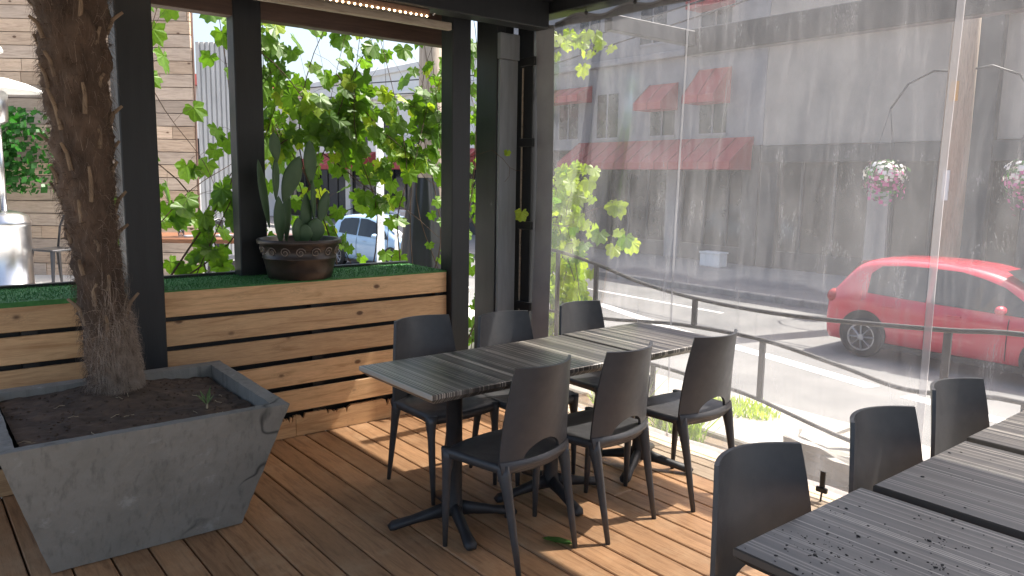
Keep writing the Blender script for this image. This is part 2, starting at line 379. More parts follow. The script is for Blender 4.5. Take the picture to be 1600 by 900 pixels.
# --- curtain
XC = 3.62
cur = thing('vinyl_curtain', 'scratched clear vinyl curtain closing the street side of the patio', 'curtain', (0, 0, 0))
def wav(y, z):
    return .010*math.sin(y*3.1+z*1.3) + .006*math.sin(y*8.3+1.2*z) + .012*math.sin(z*2.2+y) + .004*math.sin(y*17 + z*3)
def sheet(y0, y1, z0, z1, off=0.0, ny=70, nz=34, sag=True):
    bm = B()
    def f(u, v):
        y = y0+(y1-y0)*u; z = z0+(z1-z0)*v
        if sag and v == 1: z -= .035*abs(math.sin((y-4.25)*math.pi/.42))**2
        return (XC + off + wav(y, z), y, z)
    grid(bm, f, ny, nz); return bm
obj('clear_panel', sheet(-2.0, 4.052, .05, 2.675, ny=120, nz=40), M_vinyl, cur, True)
M_bord = plain('vinyl_border', (.34, .34, .36), (.27, .27, .29), 5, .4, bump=.1)
obj('grey_border', sheet(4.053, 4.235, .05, 2.675, .003, 6, 30), M_bord, cur, True)
obj('hem', sheet(-2.0, 4.05, 2.62, 2.69, .006, 120, 2), plain('hem', (.25, .25, .26), None, 5, .45), cur, True)
M_seam = leafmat('vinyl_seam', (.62, .58, .58), (.66, .62, .62), (1, 1, 1))
obj('seam', sheet(1.462, 1.495, .05, 2.62, .006, 1, 30, False), M_seamv, cur, True)
obj('stitching', sheet(1.4615, 1.4645, .05, 2.62, .008, 1, 30, False), M_seam, cur, True)
obj('seam', sheet(2.930, 2.946, .05, 2.62, .005, 1, 30, False), M_seamv, cur, True)
obj('bottom_hem', sheet(-2.0, 4.05, .045, .075, .004, 120, 1, False), M_seam, cur, True)
for k in range(12):
    y = 4.16 - .42*k
    bm = B(); bmesh.ops.create_uvsphere(bm, u_segments=10, v_segments=6, radius=.012, matrix=Matrix.Translation((XC-.012, y, 2.672)))
    tube(bm, [(XC-.012, y, 2.672), (XC-.016, y, 2.702)], .003, 5); obj('grommet', bm, M_iron, cur, True)
jamb = thing('curtain_jamb', 'black upright at the curtain edge with four black tabs and a thin rod', 'post', (3.60, 4.25, 0))
bxo('upright', (0, .075, 0, .175, -.05, 2.70), M_post, jamb, .005)
bm = B(); tube(bm, [(-.008, .10, .62), (-.008, .10, 2.38)], .007, 6); obj('rod', bm, M_rail, jamb)
for z in (.68, 1.27, 1.86, 2.42): bxo('tab', (-.022, .0, -.035, .12, z-.03, z+.03), M_black, jamb, .004)
bk = thing('strap_buckle', 'black strap buckle tying the curtain hem to the deck', 'buckle', (3.585, 1.90, 0))
bxo('strap', (-.004, .004, -.013, .013, .075, .16), M_black, bk); bxo('clip', (-.012, .006, -.03, .03, .05, .078), M_black, bk, .004)
bm = B(); tube(bm, [(0, 0, .052), (.0, .004, .0)], .005, 6); obj('hook', bm, M_iron, bk)

# --- outer frame beyond the curtain
fr = thing('outer_frame', 'dark timber beam and rafter projecting outside above the curtain', 'beam', (0, 0, 0))
bxo('front_beam', (4.56, 4.66, -3.0, 3.70, 2.50, 2.68), M_post, fr, .005)
bxo('rafter', (3.705, 4.555, 3.60, 3.67, 2.56, 2.66), M_post, fr, .004)
bxo('support', (4.565, 4.655, -2.9, -2.8, -.1, 2.498), M_post, fr, .004)

# --- railing outside
rl = thing('iron_railing', 'wavy dark iron railing with three rails outside the curtain', 'railing', (4.32, 0, 0))
def rail_curve(name, pts):
    bm = B(); out = []
    for i in range(len(pts)-1):
        p0, p1, p2, p3 = [Vector((0, *pts[max(0, min(len(pts)-1, i+d))])) for d in (-1, 0, 1, 2)]
        for s in range(6):
            t = s/6; out.append(.5*((2*p1)+(p2-p0)*t+(2*p0-5*p1+4*p2-p3)*t*t+(3*p1-p0-3*p2+p3)*t**3))
    out.append(Vector((0, *pts[-1]))); tube(bm, out, .014, 8); obj(name, bm, M_rust, rl, True)
rail_curve('top_rail', [(5.6, 1.0), (4.95, 1.01), (4.73, 1.01), (4.28, .945), (3.8, .85), (3.31, .80), (2.82, .785), (2.3, .80), (1.66, .845), (1.31, .88), (.3, .9), (-1.5, .9)])
rail_curve('middle_rail', [(5.6, .5), (4.7, .5), (4.12, .53), (3.73, .57), (3.35, .60), (2.76, .60), (2.23, .535), (1.85, .48), (1.46, .53), (1.27, .54), (.3, .55), (-1.5, .55)])
rail_curve('bottom_rail', [(5.6, .25), (4.4, .26), (3.65, .26), (3.13, .235), (2.8, .21), (2.12, .10), (1.6, .10), (.8, .15), (-1.5, .15)])
for y, z0, z1 in ((4.73, -.1, 1.0), (4.28, .0, .94), (3.31, .6, .80), (2.76, .21, .60), (1.66, .5, .84), (1.27, -.09, .54), (3.66, -.09, .26), (.2, -.09, .9), (-1.4, -.09, .9)):
    bxo('baluster', (-.008, .008, y-.02, y+.02, z0, z1), M_rust, rl)

# ================================================================== FURNITURE
def shell(fn, nu, nv, th):
    bm = B(); e = 1e-3; A, Bk = [], []
    for j in range(nv+1):
        ra, rb = [], []
        for i in range(nu+1):
            u, v = i/nu, j/nv; p = Vector(fn(u, v)); ue = u-e if u > .5 else u+e
            du = (Vector(fn(ue, v))-p)*(-1 if u > .5 else 1); dv = Vector(fn(u, v-e))-p if v > .5 else p-Vector(fn(u, v+e)); 
            n_ = du.cross(-dv); n_ = n_.normalized() if n_.length > 0 else Vector((0, -1, 0)); n_.z *= .3
            if n_.y > 0: n_ = -n_
            ra.append(bm.verts.new(p)); rb.append(bm.verts.new(p+n_*th))
        A.append(ra); Bk.append(rb)
    for j in range(nv):
        for i in range(nu):
            bm.faces.new((A[j][i], A[j][i+1], A[j+1][i+1], A[j+1][i])); bm.faces.new((Bk[j][i+1], Bk[j][i], Bk[j+1][i], Bk[j+1][i+1]))
    for i in range(nu):
        for j in (0, nv): bm.faces.new((A[j][i], A[j][i+1], Bk[j][i+1], Bk[j][i]))
    for j in range(nv):
        for i in (0, nu): bm.faces.new((A[j][i], A[j+1][i], Bk[j+1][i], Bk[j][i]))
    return bm
def make_chair():
    t = thing('chair', 'x', 'chair', group='moulded charcoal plastic chairs')
    def bf(u, v):
        s = u*2-1
        zb = .452 + (.088*math.sqrt(max(0, 1-(s/.56)**2)) if abs(s) < .56 else 0)
        z = zb + (.862-zb)*v; q = (z-.452)/.41
        wd = .212 - .012*q - .031*q*q
        y = -.195 - .035*q - .03*q*q + .070*s*s*(.72+.28*q)
        return (s*wd, y, z)
    obj('backrest', shell(bf, 32, 20, .013), M_plast, t, True).data.set_sharp_from_angle(angle=R(50))
    def rf(u, v):
        s = u*2-1; zl = .428 - .040*abs(s)**5; z = zl + (.470-zl)*v
        return (s*(.213 - .006*(1-v)), -.199 + .0504*s*s + .012*(1-v)**2 - .010*math.sin(v*math.pi), z)
    obj('rear_rim', shell(rf, 32, 6, .016), M_plast, t, True).data.set_sharp_from_angle(angle=R(60))
    def sf(u, v):
        s = u*2-1; yr = -.214 + .070*s*s*.72; yf = .205 - .03*s*s; y = yr + (yf-yr)*v
        wd = .212 + .016*v; z = .455 - .016*(1-s*s)*math.sin(math.pi*min(1, v*1.1)) - .03*max(0, v-.8)**2*25*.4
        return (s*wd, y, z)
    bm = B(); g = grid(bm, sf, 14, 14)
    rim = [g[0][i] for i in range(15)] + [g[j][14] for j in range(1, 15)] + [g[14][i] for i in range(13, -1, -1)] + [g[j][0] for j in range(13, 0, -1)]
    low = [bm.verts.new((v.co.x*.965, v.co.y*.97, v.co.z-.036)) for v in rim]
    for i in range(len(rim)): bm.faces.new((rim[i], rim[(i+1) % len(rim)], low[(i+1) % len(rim)], low[i]))
    bm.faces.new(low); obj('seat', bm, M_plast, t, True)
    for s in (-1, 1):
        bm = B(); tube(bm, [(s*.192, -.150, .452), (s*.192, -.160, .41), (s*.190, -.174, .36), (s*.188, -.193, .27), (s*.187, -.216, .15), (s*.186, -.245, 0)],
                       [(.018, .034), (.023, .031), (.0205, .0245), (.0175, .0195), (.0145, .016), (.0105, .0115)], 14); obj('leg', bm, M_plast, t, True)
        bm = B(); tube(bm, [(s*.200, .155, .448), (s*.203, .160, .41), (s*.204, .166, .34), (s*.203, .172, .2), (s*.200, .178, 0)],
                       [(.028, .042), (.024, .032), (.018, .021), (.016, .018), (.010, .011)], 12); obj('leg', bm, M_plast, t, True)
    return t
CH = [('charcoal plastic chair nearest the palm planter, back turned to the camera', 2.02, 2.51, 9),
      ('charcoal plastic chair in the middle of the near side of the long table', 2.53, 2.50, 8),
      ('charcoal plastic chair on the near side of the long table closest to the curtain', 3.14, 2.47, 2),
      ('charcoal plastic chair against the pine slats on the far side of the long table', 2.18, 3.235, 183),
      ('charcoal plastic chair before the black posts, middle of the far side of the long table', 2.62, 3.10, 181),
      ('charcoal plastic chair at the far end of the long table beside the curtain vine', 3.24, 3.13, 183),
      ('charcoal plastic chair at the front table with crumbs, nearest the camera', 1.80, .955, 174),
      ('charcoal plastic chair, second of three along the front row of tables', 2.455, .925, 174),
      ('charcoal plastic chair of the front row standing right against the vinyl seam', 3.075, .94, 174)]
c0 = make_chair()
for i, (lb, x, y, a) in enumerate(CH):
    if i == 0: c0.location = (x, y, 0); c0.rotation_euler = (0, 0, R(a)); c0['label'] = lb
    else: dup(c0, (x, y, 0), R(a), lb)

def table(label, x0, x1, y0, y1, z, peds):
    t = thing('table', label, 'table', ((x0+x1)/2, (y0+y1)/2, 0), group='striped laminate tables')
    L, W = (x1-x0)/2, (y1-y0)/2
    bm = B(); prof = [(.0, z), (.004, z-.003), (.004, z-.020), (-.022, z-.044)]
    def ring(d, zz): return [bm.verts.new(p) for p in ((-L-d, -W-d, zz), (L+d, -W-d, zz), (L+d, W+d, zz), (-L-d, W+d, zz))]
    rs = [ring(d-.004, zz) for d, zz in prof]
    bm.faces.new(rs[0]); bm.faces.new(rs[-1][::-1])
    for a, b in zip(rs, rs[1:]):
        for k in range(4): bm.faces.new((a[k], b[k], b[(k+1) % 4], a[(k+1) % 4]))
    obj('table_top', bm, M_lam, t)
    for px, py, rz in peds:
        p = link('pedestal', None, t, (px-(x0+x1)/2, py-(y0+y1)/2, 0), (0, 0, R(rz)))
        bm = B(); lathe(bm, [(.046, .055), (.042, .10), (.038, .13), (.037, z-.075), (.06, z-.07), (.06, z-.045)], n=20); obj('column', bm, M_iron, p, True)
        bxo('top_plate', (-.16, .16, -.16, .16, z-.0535, z-.0455), M_iron, p)
        for k in range(4):
            bm = B(); tube(bm, [(.02, 0, .075), (.10, 0, .062), (.20, 0, .042), (.285, 0, .026), (.305, 0, .016)], [(.040, .024), (.028, .026), (.020, .025), (.022, .031), (.012, .022)], 12)
            bm2 = obj('foot', bm, M_iron, p, True); bm2.rotation_euler = (0, 0, k*math.pi/2)
    return t
table('long striped laminate table top on two pedestals beside the pine slats', 1.63, 2.893, 2.51, 3.12, .74, [(1.955, 2.82, -20), (2.54, 2.80, -14)])
table('square striped laminate table butted to the long one next to the curtain', 2.905, 3.555, 2.50, 3.13, .742, [(3.21, 2.80, 28)])
table('striped laminate table strewn with black crumbs at the front corner', 1.51, 2.122, .25, 1.01, .738, [(1.82, .62, 15)])
table('middle striped laminate table of the front row, a few crumbs on it', 2.146, 2.786, .25, .985, .747, [(2.46, .6, 8)])
table('sunlit striped laminate table at the right end of the front row', 2.80, 3.45, .25, .985, .757, [(3.12, .6, 20)])

def crumbs(name, label, x0, x1, y0, y1, z, n, cl):
    bm = B()
    for i in range(n):
        if rnd.random() < .45 and cl:
            cx, cy, s = rnd.choice(cl); x, y = rnd.gauss(cx, s), rnd.gauss(cy, s)
        else: x, y = rnd.uniform(x0, x1), rnd.uniform(y0, y1)
        x, y = min(max(x, x0), x1), min(max(y, y0), y1)
        s = rnd.uniform(.0010, .0028) * (1.7 if rnd.random() < .12 else 1)
        mt = Matrix.Translation((x, y, z+s*.32)) @ Matrix.Rotation(rnd.uniform(0, 6.28), 4, 'Z') @ Matrix.Diagonal((1.5, .9, .5, 1))
        bmesh.ops.create_icosphere(bm, subdivisions=1, radius=s, matrix=mt)
    o = obj(name, bm, M_black); tag(o, label, 'crumbs'); stuff(o)
crumbs('black_crumbs', 'scatter of black crumbs over the front corner table', 1.53, 2.10, .28, .99, .738, 330, [(1.80, .66, .02), (1.95, .72, .025), (1.78, .55, .02), (1.70, .82, .06), (1.64, .9, .05), (1.85, .5, .05)])
crumbs('black_crumbs', 'few black crumbs on the middle front table', 2.16, 2.77, .3, .97, .747, 45, [])

# ================================================================== PLANTER AND PALM
pl = thing('concrete_planter', 'cracked grey concrete planter tapering to the deck', 'planter', (0, 0, 0))
def planter():
    bm = B(); T = [(.23, 3.18), (1.32, 3.18), (1.34, 4.17), (.25, 4.17)]; Bt = [(.40, 3.40), (1.17, 3.40), (1.17, 4.0), (.40, 4.0)]
    def side(k, n=26, m=16):
        a, b = k, (k+1) % 4
        def f(u, v):
            t = Vector(T[a]).lerp(Vector(T[b]), u); o_ = Vector(Bt[a]).lerp(Vector(Bt[b]), u); p = o_.lerp(t, v)
            q = Vector((p.x, p.y, .003 + v*.597)); e = min(u, 1-u, v, 1-v)
            nz = noise.noise(q*9)*.004 + noise.noise(q*31)*.0022
            if e < .02: nz -= abs(noise.noise(q*40))*.006
            c = Vector((.78, 3.68)); d = (Vector((p.x, p.y))-c).normalized()
            return (q.x + d.x*nz, q.y + d.y*nz, q.z)
        return grid(bm, f, n, m)
    tops = []
    for k in range(4): tops.append(side(k)[-1])
    # rim and inner walls
    cx, cy = .785, 3.675
    inner = lambda p, dz: (cx+(p.x-cx)*.885, cy+(p.y-cy)*.875, p.z-dz)
    for row in tops:
        a = [v for v in row]; b = [bm.verts.new(inner(v.co, .003+abs(noise.noise(v.co*22))*.004)) for v in row]; c = [bm.verts.new((v.co.x, v.co.y, v.co.z-.16)) for v in b]
        for i in range(len(a)-1):
            bm.faces.new((a[i], a[i+1], b[i+1], b[i])); bm.faces.new((b[i], b[i+1], c[i+1], c[i]))
    bmesh.ops.remove_doubles(bm, verts=bm.verts, dist=.0015)
    return bm
obj('concrete_shell', planter(), M_conc, pl, False)
def soilf(u, v):
    x = .27+u*1.03; y = 3.225+v*.905
    d = math.hypot(x-.78, y-4.0); z = .538 + .055*math.exp(-(d/.28)**2) + .012*noise.noise(Vector((x*7, y*7, 0))) + .007*noise.noise(Vector((x*24, y*24, 3))) + .02*math.exp(-((x-.3)/.25)**2)
    x = .785+(x-.785)*.9; y = 3.675+(y-3.675)*.94
    return (x, y, z)
bm = B(); grid(bm, soilf, 90, 80)
so_ = obj('soil', bm, M_soil, pl, True)
bm = B()
for i in range(420):
    x, y = rnd.uniform(.33, 1.25), rnd.uniform(3.28, 4.05); z = soilf((x-.27)/1.03, (y-3.225)/.905)[2]
    bmesh.ops.create_icosphere(bm, subdivisions=1, radius=rnd.uniform(.002, .008), matrix=Matrix.Translation((x, y, z+.001)) @ Matrix.Diagonal((1, rnd.uniform(.6, 1.3), .7, 1)))
stuff(obj('soil_clods', bm, M_soil, pl))
M_straw = plain('straw', (.52, .42, .27), (.35, .27, .17), 10, .8)
bm = B()
for i in range(16):
    x, y = rnd.uniform(.35, 1.2), rnd.uniform(3.3, 3.85); a = rnd.uniform(0, 6.28); tn = rnd.uniform(-.7, .7); pts = []
    for k_ in range(5):
        z = soilf((x-.27)/1.03, (y-3.225)/.905)[2]; pts.append((x, y, z+.003+.008*math.sin(k_*.78)*rnd.random())); x += .012*math.cos(a); y += .012*math.sin(a); a += tn*rnd.random()
    tube(bm, pts, .0012, 4)
stuff(obj('dry_roots', bm, M_straw, pl))
sg = thing('seedling', 'small pale green seedling sprouting at the right of the planter soil', 'plant', (1.06, 3.50, .54))
bm = B(); tube(bm, [(0, 0, -.01), (.003, 0, .03)], .005, 6); obj('stem', bm, M_straw, sg)
M_seed = leafmat('seed_leaf', (.16, .24, .10), (.3, .38, .2), (1, 1.1, .7))
for k in range(7):
    a = k*2.4; l = rnd.uniform(.04, .085); bm = B(); d = Vector((math.cos(a), math.sin(a), 0)); s_ = Vector((-d.y, d.x, 0))*.008
    p = [Vector((0, 0, .02)), d*l*.3+Vector((0, 0, .02+l*.5)), d*l*.7+Vector((0, 0, .02+l*.9))]
    v = [bm.verts.new(p[0]), bm.verts.new(p[1]+s_), bm.verts.new(p[2]), bm.verts.new(p[1]-s_)]; bm.faces.new(v); obj('leaf', bm, M_seed, sg)

palm = thing('palm_tree', 'shaggy brown fan palm trunk growing from the concrete planter', 'palm', (.785, 4.0, .55))
PC = [(.785, 3.99, .50, .118), (.775, 3.98, .66, .112), (.752, 3.95, .92, .106), (.722, 3.92, 1.22, .106), (.698, 3.88, 1.51, .120), (.676, 3.84, 1.93, .134), (.665, 3.80, 2.29, .150), (.655, 3.77, 2.60, .158), (.65, 3.76, 2.776, .16)]
def pcen(z):
    for a, b in zip(PC, PC[1:]):
        if z <= b[2]:
            t = (z-a[2])/(b[2]-a[2]); return [a[i]+(b[i]-a[i])*t for i in (0, 1, 3)]
    return PC[-1][0], PC[-1][1], PC[-1][3]
def ptrunk(u, v):
    z = .50+v*2.276; x, y, r = pcen(z); a = u*2*math.pi
    q = Vector((math.cos(a)*2.2, math.sin(a)*2.2, z*7)); sp = .5+.5*math.sin(z*34+a*2+2*noise.noise(q))
    rr = r*(.84+.15*noise.noise(q*1.7)+.11*sp+.09*noise.noise(q*5)+.05*noise.noise(q*11))
    return (x+rr*math.cos(a)-.785, y+rr*math.sin(a)-4.0, z-.55)
M_fib = plain('palm_fibre', (.16, .105, .073), (.055, .036, .026), 9, .95, bump=1.0, bscale=120, stretch=(1, 1, .35))
M_fib2 = plain('palm_hair', (.42, .33, .26), (.26, .19, .14), 20, .9)
bm = B(); grid(bm, ptrunk, 48, 170); bmesh.ops.remove_doubles(bm, verts=bm.verts, dist=.0005); obj('trunk', bm, M_fib, palm, True)
bm = B()
def strand(bm, z, a, l, out, droop, wd):
    x, y, r = pcen(z); p = Vector((x+r*.9*math.cos(a)-.785, y+r*.9*math.sin(a)-4.0, z-.55)); d = Vector((math.cos(a), math.sin(a), 0)); tg = Vector((-d.y, d.x, 0))
    sw = rnd.uniform(-1, 1); prev = None
    for k in range(4):
        t = k/3; q = p + d*(out*math.sin(t*1.8)) + tg*(sw*l*.55*t) + Vector((0, 0, l*(t*(1 if droop < 0 else .25) - max(0, droop)*t*t)))
        s_ = tg.cross(Vector((0, 0, 1)))*.2*wd + Vector((0, 0, wd))*abs(sw) + tg*wd*(1-abs(sw)); s_ *= (1-t*.75)
        a_, b_ = bm.verts.new(q-s_), bm.verts.new(q+s_)
        if prev: bm.faces.new((prev[0], prev[1], b_, a_))
        prev = (a_, b_)
for i in range(8000): strand(bm, rnd.uniform(.62, 2.7), rnd.uniform(0, 6.28), rnd.uniform(.03, .10), rnd.uniform(.012, .035), rnd.choice([-1, 1, .8]), rnd.uniform(.0007, .0018))
stuff(obj('fibre_mat', bm, M_fib, palm))
bm = B()
for i in range(4200): strand(bm, .60+abs(rnd.gauss(0, .16)), rnd.gauss(5.2, .8), rnd.uniform(.05, .15), rnd.uniform(.01, .045), rnd.choice([1, 1.1, .6, -1, .3]), rnd.uniform(.0007, .0016))
for i in range(900): strand(bm, rnd.uniform(.7, 2.6), rnd.gauss(5.3, 1.0), rnd.uniform(.03, .09), rnd.uniform(.01, .04), rnd.choice([-1, 1]), rnd.uniform(.0004, .0009))
stuff(obj('pale_hair', bm, M_fib2, palm))
M_stub = plain('leaf_stub', (.33, .235, .15), (.16, .105, .07), 10, .8, bump=.3)
for i in range(64):
    z = .8 + 1.9*(i+rnd.random())/64; a = i*2.4 + rnd.uniform(-.4, .4); x, y, r = pcen(z); d = Vector((math.cos(a), math.sin(a), 0)); tg = Vector((-d.y, d.x, 0))
    p = Vector((x-.785, y-4.0, z-.55)) + d*r*.86; l = rnd.uniform(.05, .11)*(1 if z < 1.5 else 1.25); up = rnd.uniform(.4, 1.1); o1 = rnd.uniform(.2, .75)
    bm = B(); tube(bm, [p-Vector((0, 0, .03)), p+d*l*o1*.4+Vector((0, 0, l*up*.5)), p+d*l*o1+tg*rnd.uniform(-.02, .02)+Vector((0, 0, l*up))], [(.010, .007), (.0085, .005), (.006, .0035)], 6); obj('leaf_stub', bm, M_stub, palm)

# ================================================================== POT WITH CACTUS
pot = thing('flower_pot', 'round dark bronze pot with raised scrolls standing on the turf ledge', 'pot', (1.985, 4.565, .969))
M_pot = plain('pot_bronze', (.075, .055, .045), (.04, .03, .026), 8, .38, bump=.25, metal=.2)
bm = B(); lathe(bm, [(.165, 0), (.192, .004), (.205, .06), (.221, .125), (.226, .127), (.226, .134), (.222, .136), (.240, .215), (.256, .218), (.258, .240), (.250, .246), (.232, .244), (.226, .21), (.05, .205)], n=48); obj('bowl', bm, M_pot, pot, True)
for k in range(16):
    a0 = k*2*math.pi/16; pts = []
    for s in range(17):
        th = s/16*9.5; rr = .031*(1-s/20); aa = a0 + rr*math.cos(th)/.232; zz = .173+rr*math.sin(th); R0 = .2245+(zz-.136)*.2 + .002
        pts.append((R0*math.cos(aa), R0*math.sin(aa), zz))
    bm = B(); tube(bm, pts, .0028, 5); obj('scroll', bm, plain('scroll', (.30, .24, .2), None, 8, .35, metal=.3), pot, True)
bm = B(); lathe(bm, [(.228, .205), (.12, .215), (.01, .222)], n=24, cap=(False, True)); obj('potting_soil', bm, M_soil, pot)
cac = thing('cactus', 'prickly pear cactus with tall narrow pads in the bronze pot', 'cactus', (1.985, 4.565, 1.18))
def pad(x, y, z, h, wd, lean, rot, parent=cac):
    wd *= 1.4
    bm = B(); n = 14
    prof = [(math.sin(math.pi*min(1, t*.97+.03))**.75*(.55+.45*t**.6) , t) for t in [i/n for i in range(n+1)]]
    rings = []
    for r_, t in prof:
        rings.append([bm.verts.new((wd*r_*math.cos(k*math.pi/6), wd*.28*(r_**.7)*math.sin(k*math.pi/6), t*h)) for k in range(12)])
    for i in range(n):
        for k in range(12): bm.faces.new((rings[i][k], rings[i][(k+1) % 12], rings[i+1][(k+1) % 12], rings[i+1][k]))
    o = obj('pad', bm, M_cactus, parent, True, loc=(x, y, z), rot=(lean[0], lean[1], rot)); return o
for a in [(-.12, 0, 0, .30, .038, (.05, -.08), .3), (-.145, 0, .27, .26, .04, (0, .05), .8), (-.135, -.01, .50, .18, .034, (.1, -.2), .2), (-.10, .0, .26, .30, .05, (.1, .35), .1), (-.03, -.05, 0, .17, .045, (.1, -.15), .5), (.0, -.06, .0, .13, .04, (.2, .1), -.4), (.03, .02, 0, .20, .045, (0, .1), .2),
          (.09, -.02, 0, .16, .06, (0, .12), .2), (.10, .0, .14, .26, .036, (0, -.1), .9), (.085, .0, .37, .27, .045, (.05, -.08), .3), (.06, .03, 0, .32, .034, (.1, -.05), .1), (.135, .0, .12, .22, .036, (0, .3), .2), (-.06, .06, 0, .36, .034, (-.05, .12), .5), (-.17, .05, .1, .42, .03, (-.05, -.15), .5)]: pad(*a)

# ================================================================== VINES
def leaf_mesh(seed, mat):
    r_ = random.Random(seed); bm = B()
    out = [(0, .10), (18, .46), (34, .62), (48, .50), (62, .60), (82, .74), (98, .62), (112, .55), (128, .70), (148, .86), (164, .74), (180, 1.0)]
    full = [(a, l) for a, l in out] + [(360-a, l) for a, l in out[-2:0:-1]]
    c = bm.verts.new((0, 0, 0)); vsr = []
    for a, l in full:
        l *= r_.uniform(.9, 1.1)*.62; t = R(a); x, y = math.sin(t)*l*1.05, math.cos(t)*l
        vsr.append(bm.verts.new((x, y-.06, -.20*abs(x)**1.4 + .10*(y*y)+r_.uniform(-.03, .03))))
    for i in range(len(vsr)): bm.faces.new((c, vsr[i], vsr[(i+1) % len(vsr)]))
    return mesh(bm, 'leaf', mat)
LM = [leaf_mesh(i, M_leaf) for i in range(5)]; LY = [leaf_mesh(i+9, M_leafy) for i in range(4)]
def walk(p0, p1, wob, n=14):
    p0, p1 = Vector(p0), Vector(p1); o1, o2, o3 = [Vector((rnd.uniform(-wob, wob), rnd.uniform(-wob*.3, wob*.3), rnd.uniform(-wob, wob))) for _ in range(3)]
    ph = [rnd.uniform(0, 6) for _ in range(3)]
    return [p0.lerp(p1, i/n) + o1*math.sin(math.pi*i/n) + o2*math.sin(2*math.pi*i/n)*.5 + Vector([math.sin(ph[k]+i*.9)*.012 for k in range(3)]) for i in range(n+1)]
def vine(label, stems, nleaf, size, face, meshes, accept=None, off=.09, rad=.006):
    t = thing('grapevine', label, 'vine', tuple(stems[0][0]), group='grapevines on the patio'); o = Vector(stems[0][0])
    bm = B()
    for s in stems:
        r0 = rad*rnd.uniform(.5, 1.2); tube(bm, [p-o for p in s], [max(.0012, r0*(1-.65*i/(len(s)-1))) for i in range(len(s))], 5)
    n = 0; tries = 0
    while n < nleaf and tries < nleaf*30:
        tries += 1; s = rnd.choice(stems); i = rnd.randrange(len(s)-1); p = s[i].lerp(s[i+1], rnd.random())
        q = p + Vector((rnd.gauss(0, off), rnd.gauss(0, off*.6), rnd.gauss(0, off)))
        if accept and not accept(q): continue
        tube(bm, [p-o, (p+q)/2-o+Vector((0, 0, .02)), q-o], .0011, 4, cap=False)
        sz = rnd.uniform(*size); fx = Vector(face) + Vector((rnd.gauss(0, .5), rnd.gauss(0, .4), rnd.gauss(.1, .45)))
        up = Vector((rnd.gauss(0, .45), rnd.gauss(0, .25), 1)); z = fx.normalized(); x = up.cross(z).normalized(); y = z.cross(x)
        m = Matrix((x, y, z)).transposed()
        l = link('leaf', rnd.choice(meshes), t, q-o, m.to_euler(), sz); n += 1
    obj('stem', bm, M_stem, t); return t
w1 = [walk((rnd.uniform(1.2, 2.0), 5.12, .8), (rnd.uniform(1.1, 2.0), 5.2, 2.75), .35) for _ in range(5)] + [walk((1.1, 5.15, 1.1), (2.1, 5.15, 1.9), .1), walk((1.25, 5.1, 2.2), (2.1, 5.15, 1.0), .15)]
vine('sparse grapevine in the narrow window opening beside the thick post', w1, 115, (.11, .18), (0, -1, .1), LM, lambda q: (q.z > 2.1 or q.z < 1.55 or rnd.random() < .28) and .98 < q.z and 5.0 < q.y)
w2 = [walk((2.05+.16*i, rnd.uniform(5.05, 5.3), .8), (1.95+.19*i+rnd.uniform(-.2, .2), 5.2, 2.8), .3) for i in range(5)] + [walk((2.1, 5.1, .95), (2.9, 5.15, 2.75), .12), walk((1.95, 5.15, 1.7), (2.9, 5.2, 2.4), .15), walk((1.95, 5.1, 2.4), (2.8, 5.15, 1.5), .15)]
vine('leafy grapevine in the wide opening right above the cactus', w2, 200, (.10, .18), (0, -1, .1), LM*4+LY, lambda q: 1.95 < q.x < 2.85 and q.y > 5.0 and (q.z > 1.75 or rnd.random() < .3) and q.z > 1.0, .10)
w2 = [walk((2.75+.14*i, rnd.uniform(5.05, 5.3), .8), (2.6+.2*i+rnd.uniform(-.2, .2), 5.2, 2.8), .3) for i in range(7)] + [walk((2.5, 5.15, 1.9), (3.6, 5.2, 2.3), .2), walk((2.5, 5.1, 2.3), (3.6, 5.15, 1.4), .15), walk((2.4, 5.1, 1.75), (3.55, 5.2, 1.05), .1), walk((2.3, 5.1, 1.3), (3.3, 5.2, 1.9), .1)]
vine('leafy grapevine in the wide opening next to the timber pole', w2, 195, (.10, .18), (0, -1, .1), LM*4+LY, lambda q: 2.5 < q.x < 3.75 and q.y > 5.0 and (q.z > 1.62 or (q.x < 3.05 and rnd.random() < .45)) and q.z > 1.0, .10)
w3 = [walk((rnd.uniform(3.3, 4.3), rnd.uniform(4.75, 5.4), -.1), (rnd.uniform(3.3, 4.2), rnd.uniform(4.75, 5.3), 2.9), .3) for _ in range(12)]
vine('tangled grapevine behind the gaps between the dark corner posts', w3, 240, (.07, .14), (-.5, -1, .1), LM, lambda q: q.y > 4.72 and q.x > 3.15 and q.z < 2.5)
w4 = [walk((rnd.uniform(4.42, 4.8), rnd.uniform(4.5, 5.3), -.1), (rnd.uniform(4.4, 4.75), rnd.uniform(4.6, 5.3), rnd.uniform(.9, 1.85)), .2) for _ in range(13)] + \
     [walk((4.5, 5.0, 1.2), (4.40, 4.12, 1.46), .05), walk((4.5, 5.0, 1.0), (4.40, 3.92, 1.18), .05), walk((4.5, 5.1, 1.5), (4.40, 4.5, 1.72), .05)]
vine('bright yellow-green grapevine growing through the railing outside the curtain', w4, 290, (.09, .17), (-1, -.5, .2), LY+LM[:1], lambda q: q.x > 4.36 and q.z > -.05 and (q.y > 4.55 or (abs(q.z-1.5) < .12 or abs(q.z-1.15) < .12)), .08)
w5 = [walk((3.85, 4.6, 2.75), (3.9, 3.95, 2.5), .06)]
vine('sunlit cluster of vine leaves hanging at the top corner of the curtain', w5, 22, (.08, .13), (-1, -.5, .2), LY, lambda q: q.x > 3.74 and q.z < 2.66, .06)
